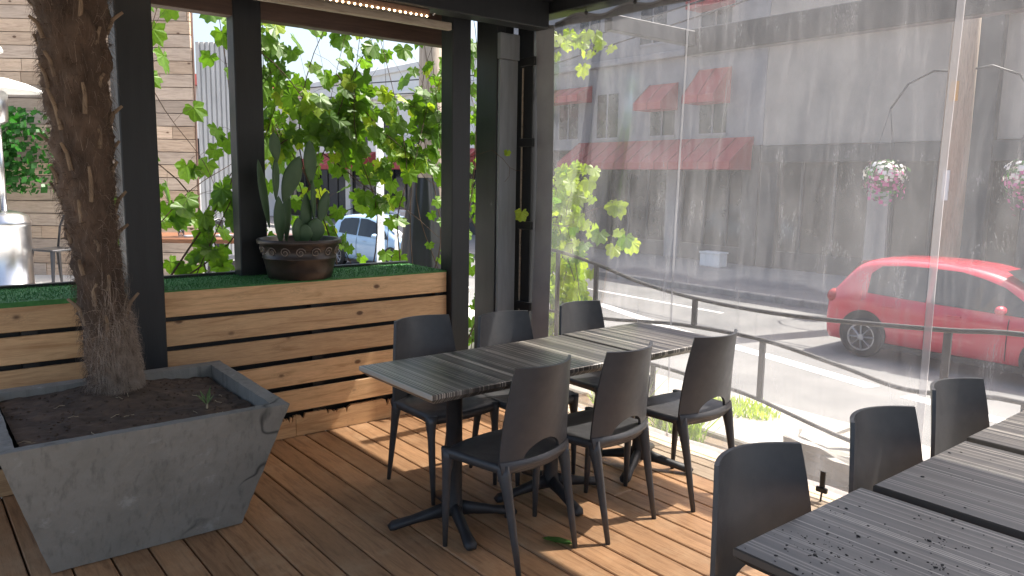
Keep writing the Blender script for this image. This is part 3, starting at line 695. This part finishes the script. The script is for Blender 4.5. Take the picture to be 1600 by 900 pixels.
w6 = [[Vector(p) for p in ((3.30, 4.60, 1.75), (3.33, 4.36, 1.80), (3.38, 4.30, 1.74), (3.42, 4.27, 1.68), (3.46, 4.25, 1.66), (3.52, 4.22, 1.66))], [Vector(p) for p in ((3.58, 4.30, 1.36), (3.54, 4.22, 1.36), (3.48, 4.20, 1.37))], [Vector(p) for p in ((3.42, 4.27, 1.68), (3.40, 4.25, 1.62), (3.36, 4.25, 1.58))]]
t6 = vine('thin vine tendrils with two small leaves reaching in past the corner post', w6, 0, (.1, .1), (-1, -.5, 0), LY, rad=.003)
for p, s in (((3.39, 4.26, 1.79), .06), ((3.47, 4.19, 1.37), .115)):
    link('leaf', LY[1], t6, Vector(p)-Vector(w6[0][0]), (R(75), R(10), R(-35)), s)

# fallen leaf on the deck
bm = B(); pts = [(-.075, 0), (-.05, .018), (0, .028), (.05, .02), (.08, 0), (.05, -.02), (0, -.026), (-.05, -.018)]
c_ = [bm.verts.new((x, 0, .012-.6*x*x)) for x in (-.05, 0, .05)]
v_ = [bm.verts.new((x, y, .004+abs(y)*.25)) for x, y in pts]
for tri in ((0, 1, c_[0]), (1, 2, c_[0]), (2, 3, c_[1]), (3, 4, c_[2]), (4, 5, c_[2]), (5, 6, c_[1]), (6, 7, c_[0]), (7, 0, c_[0])):
    bm.faces.new([v_[tri[0]], v_[tri[1]], tri[2]])
bm.faces.new((v_[2], c_[1], c_[0])); bm.faces.new((v_[6], c_[0], c_[1])); bm.faces.new((v_[3], c_[2], c_[1])); bm.faces.new((v_[5], c_[1], c_[2]))
tag(obj('fallen_leaf', bm, leafmat('fallen', (.08, .2, .04), (.1, .22, .05), (1, 1, .5)), None, loc=(2.21, 2.38, .003), rot=(0, 0, R(-62))), 'single green leaf lying on the deck by the chair leg', 'leaf')

# weeds beyond the curtain
def weeds(label, x, y, z, n, h, sp):
    bm = B()
    for i in range(n):
        a = rnd.uniform(0, 6.28); r_ = sp*math.sqrt(rnd.random()); p = Vector((r_*math.cos(a), r_*math.sin(a)*1.5, 0)); hh = h*rnd.uniform(.4, 1.1)
        d = Vector((rnd.gauss(0, .35), rnd.gauss(0, .35), 1)).normalized()*hh; s_ = Vector((rnd.uniform(-1, 1), rnd.uniform(-1, 1), 0)).normalized()*rnd.uniform(.003, .009)
        v = [bm.verts.new(p-s_*.5), bm.verts.new(p+s_*.5), bm.verts.new(p+d*.6+s_), bm.verts.new(p+d), bm.verts.new(p+d*.6-s_)]; bm.faces.new(v)
    tag(obj('weed_clump', bm, M_leafy, None, loc=(x, y, z)), label, 'weeds', 'weeds outside the curtain')
weeds('low bright grass tuft under the railing on the paving', 4.85, 3.25, -.10, 500, .10, .20)
weeds('leafy green weeds against the deck edge just outside the curtain', 4.02, 3.15, -.11, 260, .30, .12)
weeds('taller weeds sprouting beside the far chair outside the curtain', 4.05, 3.75, -.11, 260, .42, .12)
bm = B(); bmesh.ops.create_cube(bm, size=1); bmesh.ops.subdivide_edges(bm, edges=bm.edges, cuts=6, use_grid_fill=True)
for v in bm.verts:
    q = v.co.copy(); v.co = Vector((q.x*.42, q.y*.62, q.z*.20)) + q*(noise.noise(q*3)*.12+noise.noise(q*9)*.03)
tag(obj('concrete_block', bm, M_slab, None, loc=(4.35, 2.15, -.05), rot=(.05, .08, .3)), 'broken lump of old concrete outside the curtain near the buckle', 'rubble')

# ================================================================== NEXT-DOOR PATIO (seen through the openings)
pf = struct(bxo('neighbour_patio_floor', (-9, 4.7, 5.45, 14.5, -.6, .30), plain('patio_concrete', (.55, .54, .52), (.45, .44, .42), 2, .85, bump=.2)))
pw = thing('plank_wall', 'wall of weathered horizontal pallet planks behind the patio heater', 'wall', (1.9, 10.97, .3), R(-38.85))
M_plank = [wood('plank_a', (.50, .36, .25), (.3, .2, .13), True, 'X', .75), wood('plank_b', (.46, .36, .28), (.28, .21, .16), False, 'X', .8), wood('plank_c', (.58, .43, .31), (.35, .24, .16), True, 'X', .75)]
bxo('backing', (-4.0, 1.46, .03, .08, 0, 4.6), M_brown, pw)
for i in range(29):
    x = -4.0
    while x < 1.43:
        l = min(rnd.uniform(.9, 1.9), 1.46-x)
        d = rnd.uniform(0, .012); bxo('plank', (x, x+l-.006, -.012-d, .028, i*.157, i*.157+.148), rnd.choice(M_plank), pw); x += l
sd_ = thing('metal_siding', 'grey corrugated metal strip at the end of the plank wall', 'siding', (3.10, 10.02, .3), R(-38.85))
for k in range(7):
    bm = B(); tube(bm, [(k*.06, .02, 0), (k*.06, .02, 2.9)], .034, 6); obj('rib', bm, plain('siding', (.42, .42, .42), None, 3, .6), sd_)
def heater(label, x, y, z):
    t = thing('patio_heater', label, 'heater', (x, y, z), group='mushroom patio heaters')
    bm = B(); lathe(bm, [(.27, 0), (.27, .05), (.235, .07), (.235, .70), (.245, .71), (.245, .76), (.235, .77), (.225, .82), (.12, .87), (.05, .88)], n=28); obj('tank_housing', bm, M_steel, t, True)
    bm = B(); lathe(bm, [(.03, .87), (.03, 1.8)], n=12); obj('pole', bm, M_steel, t, True)
    bm = B(); lathe(bm, [(.04, 1.78), (.10, 1.82), (.11, 2.10), (.08, 2.14)], n=20); obj('burner', bm, M_steel, t, True)
    bm = B(); lathe(bm, [(.43, 2.14), (.42, 2.165), (.30, 2.22), (.12, 2.27), (.02, 2.28)], n=32, cap=(False, True)); obj('reflector', bm, M_white, t, True)
heater('steel mushroom heater with white reflector in front of the plank wall', .98, 9.95, .30)
dd = 5.2
heater('second mushroom heater, only its white reflector edge showing at top left', .30, 6.75, .30)
def metal_chair(label, x, y, z, rz):
    t = thing('metal_chair', label, 'chair', (x, y, z), rz, 'metal chairs on the neighbouring patio')
    m = plain('gunmetal', (.06, .06, .065), (.04, .04, .045), 6, .35, metal=.6)
    bxo('seat', (-.18, .18, -.18, .18, .43, .455), m, t, .008)
    for sx in (-1, 1):
        for sy in (-1, 1):
            bm = B(); tube(bm, [(sx*.16, sy*.16, .44), (sx*.21, sy*.22, 0)], [(.03, .022), (.016, .012)], 8); obj('leg', bm, m, t)
    bm = B(); tube(bm, [(-.17, -.17, .45), (-.17, -.21, .68), (-.13, -.235, .80), (0, -.245, .84), (.13, -.235, .80), (.17, -.21, .68), (.17, -.17, .45)], .013, 8); obj('back_hoop', bm, m, t, True)
    bxo('splat', (-.045, .045, -.225, -.215, .45, .82), m, t)
    return t
metal_chair('dark metal chair by the plank wall, half hidden by the palm trunk', 1.42, 9.85, .30, R(120))
metal_chair('dark metal chair behind the laid table in the narrow opening', 2.75, 7.95, .30, R(200))
dt = thing('dining_table', 'brown wooden table laid with glasses, seen through the narrow opening', 'table', (2.3, 7.25, .30), R(-35))
M_tw = wood('table_wood', (.26, .11, .05), (.14, .06, .03), False, 'X', .4)
bxo('top', (-.75, .75, -.38, .38, .70, .74), M_tw, dt, .006)
for sx in (-.66, .66):
    for sy in (-.3, .3): bxo('leg', (sx-.03, sx+.03, sy-.03, sy+.03, 0, .698), M_tw, dt)
M_glass = NT('drinking_glass'); M_glass.set(Roughness=.02, Base_Color=(.95, .97, .97, 1)); M_glass.b.inputs['Transmission Weight'].default_value = .95; M_glass = M_glass.m
for k, (gx, gy) in enumerate(((2.05, 7.3), (2.22, 7.22), (2.48, 7.0))):
    bm = B(); lathe(bm, [(.026, 0), (.034, .12), (.031, .12), (.024, .008)], n=14); tag(obj('drinking_glass', bm, M_glass, None, True, loc=(gx, gy, 1.041)), 'clear tumbler on the laid brown table, %s' % ('leftmost', 'second from left', 'rightmost')[k], 'glass', 'glasses on the laid table')
for k, (gx, gy) in enumerate(((2.12, 7.18), (2.38, 7.12))):
    tag(bxo('folded_napkin', (gx-.07, gx+.07, gy-.05, gy+.05, 1.041, 1.056), M_white, bev=.003), 'white folded napkin on the laid table, %s one' % ('left', 'right')[k], 'napkin', 'napkins')
st_ = thing('wooden_stool', 'small wooden crate stool below the laid table', 'stool', (2.25, 6.55, .30), R(15))
bxo('top', (-.17, .17, -.13, .13, .40, .43), M_tw, st_, .004)
for k in range(3): bxo('side_board', (-.15, .15, -.12, .12, .04+k*.12, .14+k*.12), M_plank[1], st_, .004)
# ivy on the plank wall
iv = thing('ivy', 'dark green ivy hanging on the plank wall beside the heater', 'ivy', (1.0, 11.2, 1.7))
bm = B()
for i in range(2600):
    a = Vector((rnd.gauss(0, .35)*.777, rnd.gauss(0, .35)*-.63, rnd.uniform(-.35, .62))) + Vector((-.05, -.15+rnd.uniform(-.12, .05), 0)); a.y -= a.x*.8
    s_ = rnd.uniform(.015, .045); u = Vector((rnd.gauss(0, 1), rnd.gauss(0, 1), rnd.gauss(0, 1))).normalized(); v = u.orthogonal()*s_; w_ = u.cross(v)
    bm.faces.new([bm.verts.new(a+v), bm.verts.new(a+w_*.7), bm.verts.new(a-v), bm.verts.new(a-w_*.7)])
stuff(obj('foliage', bm, M_ivy, iv))
bm = B(); tube(bm, [(0, 0, -1.4), (.02, -.1, -.6), (-.03, -.1, .5)], .015, 6); obj('stem', bm, M_stem, iv)
# pole wrapped at the edge of the neighbouring patio
up = thing('timber_pole', 'weathered grey timber pole behind the vine left of the dark posts', 'pole', (4.27, 6.60, -.12))
bm = B(); tube(bm, [(0, 0, 0), (0, 0, 2.5), (.01, 0, 5.2)], [.125, .118, .108], 14); obj('shaft', bm, wood('pole_wood', (.36, .30, .24), (.2, .16, .13), False, 'Z', .8), up, True)
bm = B()
def covf(u, v):
    a = u*2*math.pi; r_ = (.25-.13*v**1.5)*(1+.06*math.sin(a*7+v*3)+.03*math.sin(a*13)); return (r_*math.cos(a)+.03*v, r_*math.sin(a), v*1.3)
grid(bm, covf, 48, 16); bmesh.ops.remove_doubles(bm, verts=bm.verts, dist=.001); ring_ = [v for v in bm.verts if v.co.z > 1.299]
tag(obj('covered_parasol', bm, plain('black_tarp', (.022, .024, .027), (.015, .016, .018), 5, .35), None, True, loc=(3.98, 6.30, .30)), 'black fabric cover tied over a folded parasol at the ledge end', 'parasol')

# ================================================================== STREET
def car(label, loc, rz, paint, dark=False):
    t = thing('parked_car', label, 'car', loc, rz, 'cars in the street')
    ST = [(0.0, .62, .70, .60, .66), (.05, .80, .90, .66, .78), (.16, .93, 1.03, .64, .83), (.34, .99, 1.33, .61, .84), (.52, .97, 1.47, .60, .845), (.95, .94, 1.515, .60, .85), (1.45, .915, 1.525, .605, .85), (1.95, .90, 1.51, .605, .85), (2.40, .89, 1.43, .60, .85), (2.80, .89, 1.24, .61, .85), (3.10, .89, 1.03, .66, .845), (3.35, .86, .94, .66, .83), (3.65, .78, .84, .62, .79), (3.85, .62, .70, .55, .70), (3.93, .48, .55, .5, .6)]
    def sec(s):
        x, bz, rz_, yr, yw = s
        return [(x, yw*.86, .20), (x, yw*.97, .30), (x, yw, .52), (x, yw*.985, bz*.86), (x, yw*.95, bz), (x, yr+.06 if rz_-bz > .15 else yr+.1, rz_-.10*min(1, (rz_-bz)*3)), (x, yr-.06, rz_-.015), (x, yr*.5, rz_+.004), (x, 0, rz_+.01)]
    bm = B(); rows = []
    for s in ST:
        h_ = sec(s); rows.append([bm.verts.new(p) for p in h_] + [bm.verts.new((p[0], -p[1], p[2])) for p in h_[-2::-1]])
    for a, b in zip(rows, rows[1:]):
        for i in range(len(a)-1): bm.faces.new((a[i], a[i+1], b[i+1], b[i]))
    bm.faces.new(rows[0]); bm.faces.new(rows[-1][::-1])
    o = obj('body', bm, paint, t, True); subsurf(o, 2)
    def interp(x):
        for a, b in zip(ST, ST[1:]):
            if x <= b[0]:
                k = (x-a[0])/(b[0]-a[0]); return [a[i]+(b[i]-a[i])*k for i in range(5)]
        return ST[-1]
    gl = M_glassd
    def side_glass(xs, sgn, name='side_window'):
        bm = B(); lo, hi = [], []
        for x, kt in xs:
            s = interp(x); p4 = Vector((x, s[4]*.95, s[1])); p5 = Vector((x, s[3]+.06, s[2]-.10)); d = p5-p4
            a = p4+d*.06; b = p4+d*(.06+.95*kt)
            lo.append(bm.verts.new((a.x, sgn*(a.y+.012), a.z))); hi.append(bm.verts.new((b.x, sgn*(b.y+.018), b.z)))
        for i in range(len(lo)-1): bm.faces.new((lo[i], lo[i+1], hi[i+1], hi[i]))
        obj(name, bm, gl, t)
    for sgn in (-1, 1):
        side_glass([(.70, .7), (.84, .96), (1.2, 1), (1.55, 1)], sgn); side_glass([(1.62, 1), (1.95, 1), (2.25, .96), (2.5, .93), (2.75, .75), (2.98, .1)], sgn)
    bm = B(); q = [(.20, -.55, 1.06), (.20, .55, 1.06), (.44, .46, 1.40), (.44, -.46, 1.40)]; bm.faces.new([bm.verts.new((x-.035, y, z+.02)) for x, y, z in q]); obj('rear_window', bm, gl, t)
    bm = B(); q = [(3.05, -.64, 1.06), (3.05, .64, 1.06), (2.42, .54, 1.44), (2.42, -.54, 1.44)]; bm.faces.new([bm.verts.new((x+.03, y, z+.03)) for x, y, z in q]); obj('windscreen', bm, gl, t)
    tyre, rim = plain('tyre', (.02, .02, .02), None, 9, .8), plain('alloy', (.45, .45, .46), (.3, .3, .31), 7, .35, metal=.7)
    for x in (.68, 3.14):
        for sgn in (-1, 1):
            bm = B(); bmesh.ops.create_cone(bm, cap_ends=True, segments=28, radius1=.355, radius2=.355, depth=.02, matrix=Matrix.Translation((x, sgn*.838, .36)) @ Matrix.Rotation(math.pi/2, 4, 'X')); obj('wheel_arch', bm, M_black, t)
            wh = link('wheel', None, t, (x, sgn*.77, .305))
            bm = B(); lathe(bm, [(.2, -.09), (.285, -.09), (.305, -.06), (.305, .07), (.285, .10), (.21, .105)], n=28, cap=(False, False)); o = obj('tyre', bm, tyre, wh, True); o.rotation_euler = (-sgn*math.pi/2, 0, 0)
            bm = B(); lathe(bm, [(.212, .07), (.215, .10), (.19, .10), (.18, .06)], n=28, cap=(False, False))
            for k in range(8):
                a = k*math.pi/4; tube(bm, [(.03*math.cos(a), .03*math.sin(a), .10), (.2*math.cos(a+.06), .2*math.sin(a+.06), .085)], [(.022, .012), (.03, .012)], 6)
            lathe(bm, [(.05, .07), (.05, .11), (.02, .115)], n=14); o = obj('rim', bm, rim, wh); o.rotation_euler = (-sgn*math.pi/2, 0, 0)
            bm = B(); lathe(bm, [(.20, .03), (.01, .03)], n=20); o = obj('hub_shadow_plate', bm, M_black, wh); o.rotation_euler = (-sgn*math.pi/2, 0, 0)  # black plate stands in for the shade behind the spokes
    for sgn in (-1, 1):
        bm = B(); bmesh.ops.create_uvsphere(bm, u_segments=14, v_segments=8, radius=1, matrix=Matrix.Translation((2.55, sgn*.93, .98)) @ Matrix.Diagonal((.07, .11, .065, 1))); obj('mirror', bm, paint, t, True)
        bm = B(); bmesh.ops.create_uvsphere(bm, u_segments=14, v_segments=8, radius=1, matrix=Matrix.Translation((.14, sgn*.70, .86)) @ Matrix.Diagonal((.12, .13, .12, 1))); obj('tail_light', bm, plain('tail_lamp', (.35, .03, .03), None, 5, .2), t, True)
        for x in (1.02, 1.95): bxo('door_handle', (x-.09, x+.09, sgn*.85-.012, sgn*.85+.012, .80, .825), paint, t, .005)
        for x in (1.58, 2.62):
            bm = B(); s = interp(x); tube(bm, [(x, sgn*(s[4]*.985+.001), .30), (x, sgn*(s[4]+.001), .52), (x, sgn*(s[4]*.985+.001), s[1]*.86), (x, sgn*(s[4]*.955+.001), s[1]*.97)], .006, 4); obj('door_seam', bm, M_black, t)
        bxo('sill', (.95, 2.85, sgn*.80-.03, sgn*.80+.03, .17, .25), M_black, t)
    return t
def paint(name, c, rough=.18):
    k = NT(name); k.set(Base_Color=(*c, 1), Roughness=rough); k.b.inputs['Coat Weight'].default_value = .6; v = k.coords((1, 1, 1)); k.bump(k.noise(v, 2, 1), .02, .01); return k.m
car('red hatchback driving past outside the vinyl curtain', (12.24, 6.28, -.995), -math.pi/2, paint('red_paint', (.60, .05, .075)))
car('pale blue car parked far along the street behind the vine', (10.9, 21.5, -.995), -math.pi/2+.15, paint('blue_paint', (.35, .5, .66)))
car('dark car beyond the pale blue one behind the vine', (13.3, 24.5, -.995), -math.pi/2+.1, paint('dark_paint', (.05, .06, .08)))
car('dark car at the right edge of the view behind the red one', (15.0-1.1, .9, -.995), math.pi/2, paint('black_paint', (.03, .035, .04)))

def building(name, label, y0, y1, z1, wall_m, x0=20.0, depth=8): 
    t = thing(name, label, 'building', (x0, y0, -.86)); H = z1+.86
    return t, H
M_grey = plain('stucco_grey', (.27, .27, .28), (.21, .21, .22), 1.5, .9, bump=.2)
M_beige = plain('stucco_beige', (.36, .33, .295), (.29, .265, .24), 1.5, .9, bump=.2)
M_cream = plain('stucco_white', (.78, .77, .74), (.7, .69, .66), 1.5, .9)
M_awn = plain('awning_red', (.42, .075, .07), (.33, .055, .055), 3, .8)
M_dark = plain('shopfront_dark', (.05, .052, .055), (.03, .032, .035), 3, .6)
def awning(t, ya, yb, za, zb, out):
    bm = B(); poly(bm, [(0, ya, za), (-out, ya, zb), (-out, ya, zb-.22), (0, ya, zb-.22)], (0, yb-ya, 0)); aw = obj('awning', bm, M_awn, t)
    n_ = max(2, int((yb-ya)/.55))
    for i in range(n_+1):
        y_ = ya+.02+(yb-ya-.04)*i/n_; bm = B(); tube(bm, [(-.01, y_, za+.012), (-out, y_, zb+.012), (-out-.006, y_, zb-.22)], .012, 5); obj('seam', bm, plain('awning_seam', (.25, .04, .04)), aw)
def shop(label, y0, y1, z1, wm, fascia_z, upper, awn, bays, name='shop_building'):
    t = thing(name, label, 'building', (20.0, 0, 0))
    bxo('upper_wall', (0, 9, y0, y1, fascia_z, z1), wm, t, .01)
    bxo('interior_back', (2.6, 2.8, y0, y1, -.86, fascia_z-.01), M_dark, t)
    bxo('shop_floor', (.3, 2.6, y0, y1, -.86, -.80), M_dark, t)
    bxo('cornice', (-.22, -.001, y0, y1, 5.52, 5.72), wm, t, .02); bxo('parapet', (-.12, -.001, y0, y1, z1-.3, z1), wm, t, .02)
    n = bays; wbay = (y1-y0)/n
    for i in range(n+1):
        yc = min(max(y0+i*wbay, y0+.3), y1-.3); bxo('pilaster', (-.06, .5, yc-.28, yc+.28, -.86, fascia_z-.004), wm if i % 2 else M_dark, t, .01)
    for i in range(n):
        a, b = y0+i*wbay+.3, y0+(i+1)*wbay-.3
        bxo('stall_riser', (.06, .2, a, b, -.86, -.35), M_dark, t); k = 3
        for j in range(k):
            p0, p1 = a+(b-a)*j/k, a+(b-a)*(j+1)/k
            pn = bxo('window', (.12, .16, p0+.04, p1-.04, -.35, fascia_z-.35), M_glassd, t); bxo('mullion', (.08, .18, p1-.04, p1+.04, -.35, fascia_z-.3), M_dark, t)
    for (ya, yb, za, zb) in upper:
        wd_ = bxo('window', (-.015, .1, ya, yb, za, zb), M_glassd, t); bxo('sill', (-.035, -.016, ya-.06, yb+.06, za-.08, za), wm, t); bxo('frame', (-.03, -.017, (ya+yb)/2-.03, (ya+yb)/2+.03, za, zb), wm, t)
    for a in awn: awning(t, *a)
    return t
ga = shop('grey stucco shop building with red awnings across the street', 13.2, 26, 8.0, M_grey, 2.7, [(14.5, 15.5, 3.1, 4.7), (16.5, 17.5, 3.1, 4.5), (19, 20, 3.1, 4.6), (21, 22, 3.1, 4.6), (14.5, 15.6, 6.1, 7.4), (17, 18.1, 6.1, 7.4), (20, 21, 6.1, 7.4)],
          [(13.5, 20.9, 2.95, 2.2, 1.1), (14.4, 15.6, 5.05, 4.2, .8), (16.4, 17.6, 4.75, 4.1, .8), (20.3, 23.2, 4.95, 4.6, .7), (14.4, 15.7, 7.6, 7.0, .7)], 4)
gb = shop('beige stucco shop building with dark shopfront behind the red car', -8, 13.19, 8.2, M_beige, 2.68, [(4.2, 5.2, 3.4, 4.9), (1.0, 2.0, 3.4, 4.9)], [], 6)
bxo('dark_strip', (-.25, -.002, 7.05, 7.95, -.86, 7.9), M_dark, gb)  # tall dark upright strip on the front of the facade
bxo('fascia', (-.2, -.002, -7.9, 13.1, 2.2, 2.66), M_dark, gb)
bxo('door_frame', (-.05, .1, 5.6, 5.8, -.86, 1.3), M_tw, gb); bxo('door_frame', (-.05, .1, 4.6, 4.8, -.86, 1.3), M_tw, gb); bxo('door_frame', (-.05, .1, 4.8, 5.6, 1.12, 1.3), M_tw, gb)
gc = shop('pale building with red awnings farther up the street', 26.1, 48, 7.0, M_cream, 2.6, [(28+i*3, 29.3+i*3, 3.2, 4.8) for i in range(6)], [(27, 34, 2.9, 2.2, 1.2), (36, 44, 2.9, 2.2, 1.2)], 5)
ge = thing('end_building', 'white building with a red eave closing the far end of the street', 'building', (0, 0, 0))
bxo('wall', (-6, 19.5, 46, 54, -1, 6.5), M_cream, ge); bxo('eave', (-6.3, 19.6, 45.3, 54.3, 6.52, 7.1), M_awn, ge)
for i in range(7):
    f_ = bxo('window', (-4+i*3.3, -2.4+i*3.3, 45.94, 46.1, 1.6, 3.6), M_glassd, ge); bxo('frame', (-4.1+i*3.3, -2.3+i*3.3, 45.92, 45.985, 1.48, 1.58), M_white, f_)
for k, (y, z) in enumerate(((11.4, 1.75), (10.9, 1.7), (10.3, 1.75), (9.8, 1.78), (11.1, 1.2))):
    bm = B(); bmesh.ops.create_icosphere(bm, subdivisions=2, radius=.05, matrix=Matrix.Translation((0, 0, 0))); tube(bm, [(0, 0, .04), (0, 0, 2.6-z)], .01, 5)
    tag(obj('pendant_lamp', bm, plain('pendant', (1, .8, .55), None, emit=((1, .6, .3), 6)), None, loc=(21.3, y, z)), ('lit pendant lamp inside the dark shopfront, %s' % ['far left', 'second from left', 'middle', 'far right', 'hanging lowest'][k]), 'lamp', 'lamps in the shopfront')
bx_ = thing('white_planter_box', 'small white planter box on the far pavement by the grey pilaster', 'planter', (18.9, 13.9, -.86)); bxo('trough', (-.2, .2, -.35, .35, 0, .38), M_white, bx_, .02); bxo('lip', (-.22, .22, -.37, .37, .381, .43), M_white, bx_, .01)
# pole with hanging baskets
sp_ = thing('street_pole', 'tall timber street pole with bracket arms beside the red car', 'pole', (15.5, 6.15, -.86))
bm = B(); tube(bm, [(0, 0, 0), (0, 0, 5), (0, 0, 11)], [.25, .23, .20], 16); obj('shaft', bm, wood('street_pole_wood', (.46, .37, .28), (.27, .21, .16), False, 'Z', .85), sp_, True)
bxo('tag', (-.262, -.23, -.05, .06, 2.2, 2.75), M_white, sp_); bxo('tag', (-.25, -.22, -.06, .08, 4.0, 4.35), plain('orange_tag', (.6, .3, .06)), sp_)
for s in (1, -1):
    bm = B(); tube(bm, [(0, 0, 4.55), (0, s*.5, 4.6), (0, s*.95, 4.4), (0, s*1.25, 3.95)], .02, 6); obj('bracket_arm', bm, M_iron, sp_, True)
M_fl = [plain('petal_white', (.85, .82, .78), None, 5, .7), plain('petal_pink', (.62, .10, .33), None, 5, .7), M_ivy]
def basket(label, y):
    t = thing('hanging_basket', label, 'flower basket', (15.5, y, 2.55-.86+.1), group='flower baskets on the street pole')
    bm = B(); lathe(bm, [(.03, -.32), (.2, -.25), (.30, -.05), (.31, 0)], n=18); obj('bowl', bm, M_brown, t)
    bm = B()
    for k in range(3): a = k*2.1; tube(bm, [(.3*math.cos(a), .3*math.sin(a), 0), (0, 0, 1.32)], .006, 4)
    obj('chain', bm, M_iron, t)
    for nm, mt, n in (('white_flowers', M_fl[0], 260), ('pink_flowers', M_fl[1], 170), ('foliage', M_fl[2], 200)):
        bm = B()
        for i in range(n):
            d = Vector((rnd.gauss(0, 1), rnd.gauss(0, 1), rnd.gauss(.1, .8))).normalized(); c_ = d*rnd.uniform(.26, .40)*(1+.35*noise.noise(d*2.3+Vector((y, 0, 0)))); c_.z = c_.z*.8 + .02 - (.10 if nm == 'pink_flowers' else 0) - (rnd.uniform(.1, .34) if nm != 'white_flowers' and rnd.random() < .3 else 0)
            u = d.orthogonal().normalized()*rnd.uniform(.025, .055); w_ = d.cross(u)
            bm.faces.new([bm.verts.new(c_+u), bm.verts.new(c_+w_), bm.verts.new(c_-u), bm.verts.new(c_-w_)])
        stuff(obj(nm, bm, mt, t))
basket('hanging basket of white and pink flowers left of the street pole', 7.40); basket('hanging basket of pink and white flowers right of the street pole', 4.90)
for k, (z0, z1) in enumerate(((5.0, 5.15), (4.5, 4.9))):
    bm = B(); tube(bm, [(16.2, 40, z0+1.0), (16.0, 22, z0+.1), (15.7, 6.2, z1+1.4), (15.6, -20, z1+1.2)], .025, 5); tag(obj('overhead_cable', bm, M_black), 'dark overhead cable along the street, %s one' % ('upper', 'lower')[k], 'cable', 'overhead cables')
# white post and ramp rail in front of the far cars
wp = tag(bxo('white_post', (5.02, 5.10, 9.0, 9.08, -.1, 2.4), M_white, bev=.01), 'slim white post seen through the vine in the wide opening', 'post')
hr = thing('handrail', 'pale sloping handrail before the parked cars behind the vine', 'railing', (5.05, 0, 0))
bm = B(); tube(bm, [(0, 9.0, 1.05), (0, 7.0, .35)], .03, 8); obj('top_rail', bm, M_white, hr)
for y in (8.6, 7.8, 7.05): bxo('baluster', (-.02, .02, y-.02, y+.02, -.1, 1.05-(9-y)*.35), M_white, hr)
